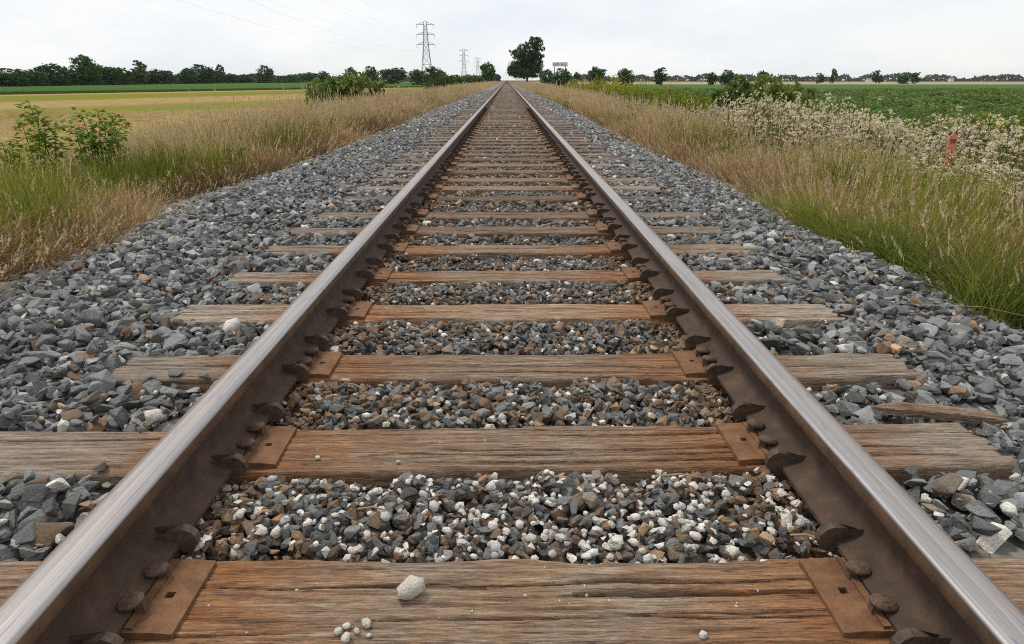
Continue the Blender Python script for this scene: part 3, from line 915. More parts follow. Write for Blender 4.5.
# broken strip of tie wood on the ballast to the right, and twigs
def splinter_mesh(seed, L, w, t):
    rg = np.random.default_rng(seed)
    n = 24; V = []; fs = []
    for i in range(n):
        u = i / (n - 1); tp = min(1, (u * 5) ** 0.7, ((1 - u) * 7) ** 0.7) * 0.9 + 0.08
        a = w / 2 * tp * rg.uniform(0.85, 1.1); b = t / 2 * tp * rg.uniform(0.85, 1.15)
        cy = math.sin(u * 3) * w * 0.2
        for (sy, sz) in ((-1, -1), (1, -1), (1, 1), (0.1, 1.25), (-1, 0.8)): V.append(((u - 0.5) * L, cy + sy * a, sz * b))
    for i in range(n - 1):
        for k in range(5): fs.append((i * 5 + k, i * 5 + (k + 1) % 5, (i + 1) * 5 + (k + 1) % 5, (i + 1) * 5 + k))
    fs.append((4, 3, 2, 1, 0)); fs.append(tuple((n - 1) * 5 + k for k in range(5)))
    return mesh_from('wood_splinter', V, fs, [M_WOOD])
a = on_plane(872, 406, 0.02); b = on_plane(1010, 417, 0.02)
d = b - a
o = obj('wood_splinter', splinter_mesh(1, d.length, 0.038, 0.028), None, ((a.x + b.x) / 2, (a.y + b.y) / 2, 0.012), (0.15, 0.02, math.atan2(d.y, d.x)))
tag(o, 'long weathered strip of broken tie wood on the right ballast', 'wood strip')
M_TWIG = mat_plain('dry_twig', (0.30, 0.21, 0.12), 0.85, 0.2, 40)
for k, (x1, y1, x2, y2, lab) in enumerate(((358, 509, 388, 511, 'thin dry twig on the stones behind the nearest tie'), (790, 535, 824, 541, 'thin dry stalk on stones beside the right rail near the camera'),
                                           (655, 476, 705, 478, 'pale straw lying against the front of the second tie'), (345, 383, 366, 391, 'reddish stick on stones before the third tie near the left rail'),
                                           (381, 302, 397, 292, 'brown stick leaning on stones beyond the fourth tie'))):
    a = on_plane(x1, y1, 0.01); b = on_plane(x2, y2, 0.015)
    bm = bmesh.new()
    mid = (a + b) / 2 + Vector((0, 0.004, 0.006))
    bm_bar(bm, a, mid, 0.0026, 0.0028, 6); bm_bar(bm, mid, b, 0.0028, 0.0014, 6)
    tag(obj('twig', bm_mesh('twig', bm, [M_TWIG])), lab, 'twig')

# ================================================================== GROUND AND FIELDS
FL, FR = -1.6, -1.2            # level of the fields left and right
def ground_z(X, Y):
    X = np.asarray(X, dtype=float); Y = np.asarray(Y, dtype=float)
    zl = np.interp(-X, [0, 2.6, 3.1, 3.9, 5, 8, 12, 16], [-0.75, -0.75, -0.40, -0.47, -0.58, -0.9, -1.4, FL])
    zr = np.interp(X, [0, 2.2, 2.7, 4, 6, 8, 11], [-0.7, -0.7, -0.40, -0.52, -0.62, -0.85, FR])
    z = np.where(X < 0, zl, zr)
    nz = (fbm(X * 0.9, Y * 0.9, 31, 3) - 0.5) * 0.16
    return z + nz * np.clip((14 - np.abs(X)) / 5, 0, 1) * np.clip((np.abs(X) - 2.4) / 0.6, 0, 1)
gxs = np.concatenate([-np.geomspace(6000, 17, 26), np.arange(-16, 11.01, 0.4), np.geomspace(12, 6000, 26)])
gys = np.concatenate([[-300, -80, -20], np.arange(-6, 40, 0.5), np.geomspace(40, 7000, 60)])
XX, YY = np.meshgrid(gxs, gys)
ground = obj('ground', mesh_from('ground', np.c_[XX.ravel(), YY.ravel(), ground_z(XX, YY).ravel()], grid_faces(len(gys), len(gxs)), [M_GROUND], True))
tag(ground, 'grassy ground beside the track reaching to the horizon', None, None, 'structure')

# left: cut field, then a standing green crop; right: soybeans
dS = Vector((0.415, 0.91, 0)); nS = Vector((0.91, -0.415, 0))
def quad_obj(name, pts, m, z, lab, thick=0.0):
    bm = bmesh.new()
    vt = [bm.verts.new((p[0], p[1], z)) for p in pts]
    bm.faces.new(vt)
    if thick:
        vb = [bm.verts.new((p[0], p[1], z - thick)) for p in pts]
        n = len(pts)
        for k in range(n): bm.faces.new((vt[k], vb[k], vb[(k + 1) % n], vt[(k + 1) % n]))
    bmesh.ops.recalc_face_normals(bm, faces=bm.faces)
    return tag(obj(name, bm_mesh(name, bm, [m])), lab, None, None, 'structure')
SB = -138.0                     # where the standing crop begins, along nS
def spt(s, t): v = nS * s + dS * t; return (v.x, v.y)
def s_at(x, y): return 0.91 * x - 0.415 * y
quad_obj('stubble_field', [(-16.5, -60), (-16.5, 260), (-60, 260), spt(SB, 250), spt(SB, -500), (-400, -200)], M_STUBBLE, FL + 0.03, 'mown straw coloured field with green stripes left of the track')
crop_far = 700.0
quad_obj('crop_field', [spt(SB, -420), spt(SB, 240), (-22, 300), (-22, 900), (-260, 900), (-190, 200), (-420, -100)], M_CROP, FL + 0.55, 'strip of dark green standing crop before the left trees', 0.55)
quad_obj('soybean_field', [(11.5, -60), (400, -60), (700, 330), (240, 330), (14, 330)], M_SOY, FR + 0.30, 'flat green soybean field right of the track', 0.3)
quad_obj('straw_field', [(20, 335), (700, 335), (1200, 800), (20, 800)], mat_plain('far_straw', (0.30, 0.24, 0.13), 0.95, 0.2, 0.05), FR + 0.2, 'pale straw field beyond the soybeans')

# ================================================================== GRASS AND WEEDS
def strip_blades(n, radius, h, hv, width, lean, seed, heads=0, head_len=0.14, head_w=0.01, mats=None):
    rg = np.random.default_rng(seed)
    V, Fc, T, MI = [], [], [], []
    for b in range(n):
        rr = radius * math.sqrt(rg.random()); a0 = rg.uniform(0, 6.283)
        bx, by = rr * math.cos(a0), rr * math.sin(a0)
        az = a0 + rg.normal(0, 0.9); H = h * rg.uniform(1 - hv, 1 + hv); ln = abs(rg.normal(0, lean)) + 0.08
        wd = width * rg.uniform(0.6, 1.25); fa = rg.uniform(0, 6.283)
        sx, sy = math.cos(fa), math.sin(fa)
        seg = 4; i0 = len(V); tip = None
        for k in range(seg + 1):
            t = k / seg
            r_ = ln * H * (t ** 2)
            p = (bx + math.cos(az) * r_, by + math.sin(az) * r_, H * (t - 0.28 * ln * t * t))
            ww = wd * (1 - 0.85 * t ** 1.5) * 0.5
            V.append((p[0] - sx * ww, p[1] - sy * ww, p[2])); V.append((p[0] + sx * ww, p[1] + sy * ww, p[2]))
            T += [t, t]; tip = p
        for k in range(seg):
            q = i0 + 2 * k; Fc.append((q, q + 1, q + 3, q + 2)); MI.append(0)
        if b < heads:
            dx, dy = math.cos(az), math.sin(az)
            for k in range(9):
                u = k / 8
                c = (tip[0] + dx * u * head_len * 0.35 * ln * 2, tip[1] + dy * u * head_len * 0.35 * ln * 2, tip[2] - 0.03 + u * head_len)
                sp = head_w * (0.5 + math.sin(u * 2.9)) * rg.uniform(0.6, 1.4)
                a_ = rg.uniform(0, 6.283); ca, sa = math.cos(a_), math.sin(a_)
                j = len(V)
                V += [(c[0], c[1], c[2] - head_len * 0.09), (c[0] + ca * sp, c[1] + sa * sp, c[2] + head_len * 0.03), (c[0] + ca * sp * 0.3, c[1] + sa * sp * 0.3, c[2] + head_len * 0.16), (c[0] - ca * sp * 0.4, c[1] - sa * sp * 0.4, c[2] + head_len * 0.03)]
                T += [1, 1, 1, 1]; Fc.append((j, j + 1, j + 2, j + 3)); MI.append(1)
    me = mesh_from('grass_clump', V, Fc, mats or [M_GRASS], False, MI)
    a = me.attributes.new('t', 'FLOAT', 'POINT'); a.data.foreach_set('value', np.asarray(T, dtype=np.float32))
    return me
M_HEAD = mat_leaf('grass_seed_heads', False, 0.3, base=(0.55, 0.41, 0.31), var=0.35)
K_GREEN = kit('green_grass_kit', [strip_blades(34, 0.13, 0.52, 0.4, 0.0075, 0.45, 300 + k, mats=[M_GRASS, M_HEAD]) for k in range(6)])
K_DRY = kit('dry_grass_kit', [strip_blades(30, 0.14, 0.66, 0.3, 0.0045, 0.35, 320 + k, heads=13, head_len=0.11, head_w=0.0065, mats=[M_GRASS, M_HEAD]) for k in range(6)])
K_LOW = kit('dead_grass_kit', [strip_blades(36, 0.13, 0.30, 0.5, 0.0055, 0.9, 340 + k, heads=6, head_len=0.06, head_w=0.006, mats=[M_GRASS, M_HEAD]) for k in range(5)])
K_FGREEN = kit('far_green_grass_kit', [strip_blades(46, 0.30, 0.55, 0.4, 0.016, 0.4, 360 + k, mats=[M_GRASS, M_HEAD]) for k in range(5)])
K_FDRY = kit('far_dry_grass_kit', [strip_blades(50, 0.32, 0.66, 0.3, 0.010, 0.35, 380 + k, heads=26, head_len=0.14, head_w=0.013, mats=[M_GRASS, M_HEAD]) for k in range(5)])

def leaf_quad(V, Fc, c, d, n, L, W):
    d = Vector(d).normalized(); sd_ = d.cross(Vector(n))
    sd_ = sd_.normalized() if sd_.length > 1e-4 else Vector((1, 0, 0))
    c = Vector(c); up = sd_.cross(d) * L * 0.08
    i = len(V)
    V += [c, c + d * L * 0.45 + sd_ * W * 0.5 + up, c + d * L, c + d * L * 0.45 - sd_ * W * 0.5 + up]
    Fc.append((i, i + 1, i + 2, i + 3))

def tube(V, Fc, pts, rads, sides=5):
    n0 = len(V)
    for k, (p, r) in enumerate(zip(pts, rads)):
        p = Vector(p)
        d = (Vector(pts[min(k + 1, len(pts) - 1)]) - Vector(pts[max(k - 1, 0)])).normalized()
        q = d.to_track_quat('Z', 'Y')
        for j in range(sides):
            a = j / sides * 6.2832
            V.append(p + q @ Vector((math.cos(a) * r, math.sin(a) * r, 0)))
    for k in range(len(pts) - 1):
        for j in range(sides):
            a = n0 + k * sides + j; b = n0 + k * sides + (j + 1) % sides
            Fc.append((a, b, b + sides, a + sides))

def weed_mesh(seed, h=0.95, stems=6, heads=True, leafy=1.5, spread=0.22, fl=0.027):
    """Thistle clump: stems with ragged leaves and tufts of pale seed fluff near the top."""
    rg = random.Random(seed)
    V, Fc, MI = [], [], []
    for s in range(stems):
        a = rg.uniform(0, 6.28); r = spread * math.sqrt(rg.random())
        b = Vector((r * math.cos(a), r * math.sin(a), 0)); H = h * rg.uniform(0.7, 1.1)
        lean = Vector((rg.gauss(0, 0.12), rg.gauss(0, 0.12), 1))
        pts = [b + lean * H * t for t in (0, 0.5, 1.0)]
        n0 = len(Fc); tube(V, Fc, pts, (0.006, 0.005, 0.003), 3); MI += [0] * (len(Fc) - n0)
        for k in range(int(16 * leafy)):
            t = rg.uniform(0.12, 0.92); p = b + lean * H * t; aa = rg.uniform(0, 6.28)
            n0 = len(Fc)
            leaf_quad(V, Fc, p, (math.cos(aa), math.sin(aa), rg.uniform(-0.2, 0.7)), (0, 0, 1), rg.uniform(0.07, 0.16) * (1.2 - 0.5 * t), rg.uniform(0.018, 0.04)); MI += [0] * (len(Fc) - n0)
        if heads:
            for k in range(rg.randint(6, 16) if rg.random() < 0.55 else 0):
                t = rg.uniform(0.72, 1.08); p = b + lean * H * t + Vector((rg.gauss(0, 0.055), rg.gauss(0, 0.055), 0))
                for q in range(9):
                    dr = Vector((rg.gauss(0, 1), rg.gauss(0, 1), rg.gauss(0.3, 1)))
                    n0 = len(Fc)
                    leaf_quad(V, Fc, p, dr, (rg.gauss(0, 1), rg.gauss(0, 1), 1), rg.uniform(0.6, 1.35) * fl, rg.uniform(0.4, 0.8) * fl); MI += [1] * (len(Fc) - n0)
    return mesh_from('weed_clump', V, Fc, [M_LEAF, M_FLUFF], False, MI)
K_THISTLE = kit('thistle_kit', [weed_mesh(400 + k) for k in range(6)])
K_WEED = kit('leafy_weed_kit', [weed_mesh(420 + k, 0.75, 6, False, 1.7, 0.2) for k in range(5)])
M_GOLD = mat_leaf('goldenrod_flowers', False, 0.3, base=(0.42, 0.36, 0.06), var=0.3)
def gold_mesh(seed):
    me = weed_mesh(seed, 1.0, 6, True, 1.6, 0.25, 0.03); me.materials[1] = M_GOLD; return me
K_GOLD = kit('goldenrod_kit', [gold_mesh(440 + k) for k in range(4)])

def edge_l(y): return -3.06 + (fbm(y * 0.55, y * 0 + 2, 71, 4) - 0.5) * 1.2 - 0.62 * np.exp(-((y - 7.3) / 1.0) ** 2) + 0.1 * np.exp(-((y - 4.5) / 1.2) ** 2)
def edge_r(y): return 2.64 + (fbm(y * 0.6, y * 0 + 5, 72, 4) - 0.5) * 1.7

def lay(name, k, n, x0, x1, y0, y1, prob, tone, hs=(0.8, 1.2), ws=None, npick=5, tilt=0.08, by=None):
    X = rng.uniform(x0, x1, n); Y_ = rng.uniform(y0, y1, n)
    p = np.clip(prob(X, Y_), 0, 1)
    keep = rng.random(n) < p
    X, Y_ = X[keep], Y_[keep]; m = len(X)
    Z = ground_z(X, Y_) - 0.02
    bz = ballast_z(X, Y_)
    Z = np.where((np.abs(X) < 3.6), np.maximum(Z, bz), Z)
    H = rng.uniform(*hs, m) * (0.55 + 0.9 * fbm(X * 1.1, Y_ * 0.7, 61, 3)); W = H if ws is None else rng.uniform(*ws, m)
    if by is not None: H = H * by(X, Y_)
    return name, k, np.c_[X, Y_, Z], np.c_[rng.normal(0, tilt, m), rng.normal(0, tilt, m), rng.uniform(0, 6.28, m)], np.c_[W, W, H], rng.integers(0, npick, m), tone(X, Y_, m)

def tones(a, b, nz=0.18):
    a = np.array(a); b = np.array(b)
    def f(X, Y_, m):
        t = np.clip(fbm(X * 0.8, Y_ * 0.5, 55, 3) * 2.4 - 0.7 + rng.normal(0, 0.25, m), 0, 1)[:, None]
        return np.clip((a * (1 - t) + b * t) * (1 + rng.normal(0, nz, m))[:, None], 0.01, 1)
    return f
GREEN = tones((0.105, 0.150, 0.028), (0.215, 0.230, 0.058))
OLIVE = tones((0.170, 0.175, 0.050), (0.260, 0.225, 0.090))
TAN = tones((0.40, 0.285, 0.165), (0.54, 0.415, 0.27))
ORANGE = tones((0.34, 0.215, 0.105), (0.47, 0.335, 0.185))
BROWN = tones((0.19, 0.120, 0.072), (0.38, 0.255, 0.17))
LEAFG = tones((0.085, 0.145, 0.026), (0.165, 0.225, 0.045))
THIST = tones((0.120, 0.140, 0.045), (0.240, 0.190, 0.11))
YGREEN = tones((0.155, 0.205, 0.028), (0.26, 0.275, 0.045))

def band(v, a, b, c, d): return np.clip((v - a) / (b - a), 0, 1) * np.clip((d - v) / (d - c), 0, 1)
def pn(X, Y_, s, f=0.5): return np.clip((fbm(X * f, Y_ * f * 0.6, s, 3) - 0.36) * 4.0, 0, 1)
L = {}
def add(*a, **k):
    r = lay(*a, **k); L.setdefault((r[0], r[1].name), []).append(r)

# --- left verge; dl is the distance out from the edge of the ballast
dl = lambda X, Y_: edge_l(Y_) - X
dr = lambda X, Y_: X - edge_r(Y_)
add('dead_grass', K_LOW, 3800, -5, -2.5, 2.5, 15, lambda X, Y_: band(dl(X, Y_), -0.3, 0.05, 0.6, 1.2), BROWN, (0.7, 1.35))
add('dead_grass', K_LOW, 2200, -5, -2.6, 15, 45, lambda X, Y_: band(dl(X, Y_), -0.2, 0.05, 0.6, 1.2), BROWN, (0.9, 1.6), (1.2, 2.2))
GP = lambda X, Y_, f=0.55: np.clip((fbm(X * f, Y_ * f * 0.8, 81, 3) - 0.40) * 6.0, 0, 1)     # patches where green outgrows the dry grass
add('green_grass', K_GREEN, 3300, -6.5, -3, 2.5, 15, lambda X, Y_: band(dl(X, Y_), 0.1, 0.45, 1.7, 2.8) * (0.08 + 0.92 * GP(X, Y_)), GREEN, (0.7, 1.35), (0.9, 1.2), 6)
add('green_grass', K_GREEN, 2000, -7.5, -3, 2.5, 15, lambda X, Y_: band(dl(X, Y_), 0.1, 0.5, 2.0, 4.0) * 0.8, OLIVE, (0.5, 1.1), (0.9, 1.2), 6)
add('dry_grass', K_DRY, 2800, -10, -3.2, 3.0, 16, lambda X, Y_: band(dl(X, Y_), 0.4, 1.4, 5, 7) * (1 - 0.55 * GP(X, Y_)), TAN, (0.6, 1.0), (0.9, 1.3), 6)
add('dry_grass', K_DRY, 800, -5, -3.1, 3.0, 16, lambda X, Y_: band(dl(X, Y_), 0.05, 0.4, 0.9, 1.6) * (1 - GP(X, Y_)), BROWN, (0.5, 0.9), (0.9, 1.2), 6)
add('dry_grass', K_DRY, 420, -4.8, -3.4, 8.5, 16, lambda X, Y_: band(dl(X, Y_), 0.3, 0.7, 1.1, 1.7), TAN, (0.95, 1.35), (0.9, 1.2), 6)
add('leafy_weeds', K_WEED, 1300, -5.5, -3.3, 4.0, 20, lambda X, Y_: band(dl(X, Y_), 0.3, 0.7, 1.5, 2.2) * pn(X, Y_, 95, 1.1) * 0.8, LEAFG, (0.4, 0.8), (0.7, 1.1))
add('dead_grass', K_LOW, 500, -3.4, -2.2, 2.5, 20, lambda X, Y_: band(dl(X, Y_), -0.7, -0.1, 0.2, 0.4) * pn(X, Y_, 96, 1.5) * 0.5, BROWN, (0.5, 1.0))
add('green_grass', K_FGREEN, 3600, -8, -3, 15, 60, lambda X, Y_: band(dl(X, Y_), 0.3, 0.8, 2.0, 4) * (0.25 + 0.75 * pn(X, Y_, 83, 0.3)), GREEN, (0.8, 1.3), (0.9, 1.3))
add('dry_grass', K_FDRY, 1350, -9, -3, 15, 60, lambda X, Y_: band(dl(X, Y_), 0.1, 0.7, 2.4, 5) * (1 - 0.6 * GP(X, Y_, 0.35)), TAN, (0.75, 1.15), (0.9, 1.4))
add('dry_grass', K_FDRY, 900, -6, -3, 15, 60, lambda X, Y_: band(dl(X, Y_), -0.05, 0.2, 1.0, 2), BROWN, (0.45, 0.8), (0.9, 1.4))
add('dry_grass', K_FDRY, 2400, -9, -3, 60, 240, lambda X, Y_: band(dl(X, Y_), 0.1, 0.8, 2.6, 5), TAN, (0.8, 1.15), (1.6, 2.6))
add('green_grass', K_FGREEN, 1600, -10, -3, 60, 240, lambda X, Y_: band(dl(X, Y_), 0.6, 1.2, 4, 6), OLIVE, (0.8, 1.4), (1.6, 2.6))
# cut field, near part: short straw
add('stubble', K_LOW, 9000, -46, -9, 5, 60, lambda X, Y_: np.where(X > -17, 0.9, 0.75), TAN, (0.4, 0.8), (1.4, 2.4))
# --- right verge
add('dead_grass', K_LOW, 4200, 2.2, 4.6, 2.5, 15, lambda X, Y_: band(dr(X, Y_), -0.35, 0.05, 0.6, 1.0) * np.interp(Y_, [4, 7], [0.5, 1]), BROWN, (0.7, 1.3))
add('green_grass', K_GREEN, 420, 2.2, 3.0, 3.0, 6, lambda X, Y_: pn(X, Y_, 84, 1.2) * 0.6, GREEN, (0.35, 0.7), (0.7, 1.0), 6)
add('green_grass', K_GREEN, 4200, 2.7, 6.5, 2.5, 13, lambda X, Y_: band(dr(X, Y_), 0.0, 0.6, 1.7, 3.0) * np.interp(Y_, [6.5, 10], [1, 0.45]) * (0.15 + 0.85 * GP(X + 3, Y_ + 7)), GREEN, (0.6, 1.25), (0.9, 1.2), 6)
add('green_grass', K_GREEN, 3200, 2.7, 6.5, 2.5, 13, lambda X, Y_: band(dr(X, Y_), 0.05, 0.5, 2.0, 3.5), OLIVE, (0.5, 1.1), (0.9, 1.2), 6)
add('dry_grass', K_DRY, 650, 2.8, 7, 2.8, 16, lambda X, Y_: band(dr(X, Y_), 0.2, 0.8, 1.9, 2.9) * (0.9 - 0.6 * GP(X + 3, Y_ + 7)), TAN, (0.6, 1.0), (0.9, 1.3), 6)
add('dry_grass', K_DRY, 600, 2.5, 5, 2.8, 9, lambda X, Y_: band(dr(X, Y_), -0.1, 0.2, 0.6, 1.2) * 0.8, BROWN, (0.45, 0.85), (0.9, 1.2), 6)
add('leafy_weeds', K_WEED, 1300, 2.8, 5.0, 3.2, 16, lambda X, Y_: band(dr(X, Y_), 0.1, 0.4, 1.4, 2.0) * pn(X, Y_, 97, 1.2) * 0.8, LEAFG, (0.4, 0.8), (0.7, 1.1))
add('dead_grass', K_LOW, 500, 2.0, 3.2, 2.5, 20, lambda X, Y_: band(dr(X, Y_), -0.8, -0.2, 0.2, 0.4) * pn(X, Y_, 98, 1.5) * 0.6, BROWN, (0.5, 1.0))
add('dry_grass', K_DRY, 600, 2.6, 5, 7.0, 16, lambda X, Y_: band(dr(X, Y_), 0.0, 0.3, 1.2, 2.2), ORANGE, (0.6, 1.0), (0.9, 1.3), 6)
add('dry_grass', K_FDRY, 1350, 2.6, 7, 15, 60, lambda X, Y_: band(dr(X, Y_), 0.0, 0.4, 1.4, 2.4) * (1 - 0.6 * GP(X, Y_, 0.35)), ORANGE, (0.7, 1.1), (0.9, 1.4))
add('dry_grass', K_FDRY, 2200, 2.6, 8, 60, 240, lambda X, Y_: band(dr(X, Y_), 0.0, 0.6, 2.4, 4.0), ORANGE, (0.75, 1.1), (1.6, 2.6))
add('green_grass', K_FGREEN, 3400, 3, 9, 13, 60, lambda X, Y_: band(dr(X, Y_), 0.3, 0.8, 5, 6.5) * (0.2 + 0.8 * pn(X, Y_, 86, 0.3)), GREEN, (0.6, 1.0), (0.9, 1.3))
# --- weeds on the right bank
BANK = lambda X, Y_: np.interp(Y_, [5, 8, 12, 16, 22], [0.70, 0.78, 1.0, 0.9, 0.75])
add('thistle_weeds', K_THISTLE, 2100, 3.9, 8.6, 4.0, 22, lambda X, Y_: band(dr(X, Y_), 1.1, 1.8, 4.0, 5.2) * (0.1 + 0.9 * pn(X, Y_, 87, 0.9)), THIST, (0.8, 1.15), (0.9, 1.3), 6, by=BANK)
add('thistle_weeds', K_THISTLE, 26, 4.5, 5.1, 6.1, 7.8, lambda X, Y_: X * 0 + 1, THIST, (0.85, 1.1), (0.9, 1.2), 6, by=BANK)
add('leafy_weeds', K_WEED, 3000, 3.6, 9, 4.0, 24, lambda X, Y_: band(dr(X, Y_), 1.2, 2.3, 4.8, 6) * (0.15 + 0.85 * pn(X, Y_, 88, 0.9)), LEAFG, (0.7, 1.15), (0.9, 1.4), by=BANK)
add('dry_grass', K_DRY, 700, 4.0, 8, 4.0, 18, lambda X, Y_: band(dr(X, Y_), 1.4, 2.0, 4.0, 5.0) * (0.2 + 0.8 * pn(X, Y_, 91, 0.8)), TAN, (0.8, 1.15), (0.9, 1.3), 6, by=BANK)
add('green_grass', K_GREEN, 1300, 4.0, 8, 4.0, 18, lambda X, Y_: band(dr(X, Y_), 1.4, 2.0, 4.0, 5.0) * 0.8, OLIVE, (0.9, 1.3), (0.9, 1.3), 6, by=BANK)
add('leafy_weeds', K_WEED, 1900, 6.4, 10.5, 5, 40, lambda X, Y_: band(X, 6.4, 7.4, 9.6, 10.5), YGREEN, (0.95, 1.45), (1.0, 1.6))
add('leafy_weeds', K_WEED, 2000, 5.2, 12, 22, 75, lambda X, Y_: band(X, 5.2, 6.2, 11, 12) * (0.4 + 0.6 * pn(X, Y_, 89, 0.3)), YGREEN, (0.9, 1.4), (1.6, 2.4))
add('goldenrod', K_GOLD, 260, 5.0, 9.0, 32, 72, lambda X, Y_: band(X, 5, 5.6, 8, 9) * band(Y_, 32, 38, 66, 72), YGREEN, (1.0, 1.5), (1.2, 2.0), 4)
add('goldenrod', K_GOLD, 40, 6.9, 8.4, 7.5, 13, lambda X, Y_: X * 0 + 0.6, YGREEN, (0.8, 1.0), (0.9, 1.2), 4)
add('leafy_weeds', K_WEED, 900, -7, -3.8, 7, 60, lambda X, Y_: pn(X, Y_, 90, 0.4) * 0.5, LEAFG, (0.5, 0.9), (0.8, 1.3))

LABEL = {'dead_grass': 'brown dead grass fringing the ballast on both sides', 'green_grass': 'green grass growing on both banks of the track', 'dry_grass': 'tall tan grass with seed heads on both banks of the track',
         'stubble': 'short straw stubble of the mown field on the left', 'thistle_weeds': 'thistles gone to pale seed fluff on the right bank', 'leafy_weeds': 'leafy green weeds along the banks and field edge', 'goldenrod': 'yellow flowering goldenrod on the right bank'}
done = {}
for (nm, kn), rs in L.items():
    A = [np.concatenate([r[i] for r in rs]) for i in range(2, 7)]
    o = scatter(nm, rs[0][1], A[0], A[1], A[2], A[3], A[4])
    if nm in done: o.parent = done[nm]
    else: done[nm] = tag(o, LABEL[nm], nm.replace('_', ' '), None, 'stuff')
    o['kind'] = 'stuff'

# soybean plants: near part of the right field
def soy_mesh(seed, n=46, r=0.36, h=0.42, L_=0.11):
    rg = random.Random(seed); V, Fc = [], []
    for k in range(n):
        a = rg.uniform(0, 6.28); q = r * math.sqrt(rg.random()); z = h * rg.uniform(0.45, 1.0) * (1 - 0.35 * (q / r) ** 2)
        aa = rg.uniform(0, 6.28)
        leaf_quad(V, Fc, (q * math.cos(a), q * math.sin(a), z), (math.cos(aa), math.sin(aa), rg.uniform(-0.5, 0.3)), (rg.gauss(0, 0.3), rg.gauss(0, 0.3), 1), L_ * rg.uniform(0.7, 1.2), L_ * rg.uniform(0.5, 0.8))
    return mesh_from('soybean_plant', V, Fc, [M_LEAF])
K_SOY = kit('soybean_kit', [soy_mesh(500 + k) for k in range(4)] + [soy_mesh(510 + k, 70, 0.8, 0.5, 0.2) for k in range(3)])
SOYT = tones((0.095, 0.155, 0.048), (0.14, 0.195, 0.062), 0.15)
P1 = lay('s', K_SOY, 9000, 10.5, 55, 6, 46, lambda X, Y_: (X < Y_ * 0.85 + 8) * 1.0, SOYT, (0.85, 1.2), None, 4)
P2 = lay('s', K_SOY, 7000, 11, 130, 44, 135, lambda X, Y_: (X < Y_ * 0.85 + 8) * 1.0, SOYT, (0.9, 1.3), None, 3)
pk = np.concatenate([P1[5], P2[5] + 4]); pts = np.concatenate([P1[2], P2[2]]); pts[:, 2] = FR + 0.1
pts[:, 0] = np.where(np.arange(len(pts)) < len(P1[2]), np.round(pts[:, 0] / 0.75) * 0.75 + rng.normal(0, 0.06, len(pts)), pts[:, 0])
soy = scatter('soybean_plants', K_SOY, pts, np.concatenate([P1[3], P2[3]]), np.concatenate([P1[4], P2[4]]), pk, np.concatenate([P1[6], P2[6]]))
tag(soy, 'rows of green soybean plants in the right field', 'soybeans', None, 'stuff')

# ================================================================== TREES AND SHRUBS
def crown_mesh(seed, lobes, n, leaf, hollow=0.55):
    """Leaf faces spread through the volume of several lobes: lobes are (centre, radii)."""
    rg = np.random.default_rng(seed)
    vol = np.array([l[1][0] * l[1][1] * l[1][2] for l in lobes]) ** 0.75
    cnt = np.maximum(1, (n * vol / vol.sum()).astype(int))
    V = []
    for (c, r), m in zip(lobes, cnt):
        nc = max(6, m // 26)                                     # sprays of leaves, with gaps between them
        d = rg.normal(size=(nc, 3)); d /= np.linalg.norm(d, axis=1)[:, None]
        rad = rg.uniform(hollow, 1.0, nc) ** 0.7
        sp = np.array(c) + d * rad[:, None] * np.array(r)
        k = rg.integers(0, nc, m)
        cen = sp[k] + rg.normal(0, 0.17, (m, 3)) * np.array(r) * 0.8
        a = rg.normal(size=(m, 3)); a /= np.linalg.norm(a, axis=1)[:, None]
        b = np.cross(a, rg.normal(size=(m, 3))); b /= np.linalg.norm(b, axis=1)[:, None]
        s = leaf * rg.uniform(0.6, 1.3, (m, 1))
        V.append(np.stack([cen - a * s, cen + b * s * 0.55, cen + a * s, cen - b * s * 0.55], 1).reshape(-1, 3))
    V = np.concatenate(V); q = np.arange(len(V)).reshape(-1, 4)
    return mesh_from('crown', V, q, [M_LEAF])

def trunk_mesh(seed, h, r, limbs):
    """Tapered trunk with limbs that reach the lobes."""
    rg = random.Random(seed); V, Fc = [], []
    pts = [Vector((rg.gauss(0, 0.02) * h * t, rg.gauss(0, 0.02) * h * t, h * t)) for t in (0, 0.25, 0.5, 0.75, 1)]
    tube(V, Fc, pts, [r * 1.25, r, r * 0.8, r * 0.55, r * 0.25], 7)
    for l in limbs:
        t = rg.uniform(0.3, 0.8); b = Vector((0, 0, h * t)); e = Vector(l)
        tube(V, Fc, [b, b.lerp(e, 0.5) + Vector((0, 0, h * 0.04)), e], [r * 0.5, r * 0.32, r * 0.1], 5)
    return mesh_from('trunk', V, Fc, [M_BARK], True)

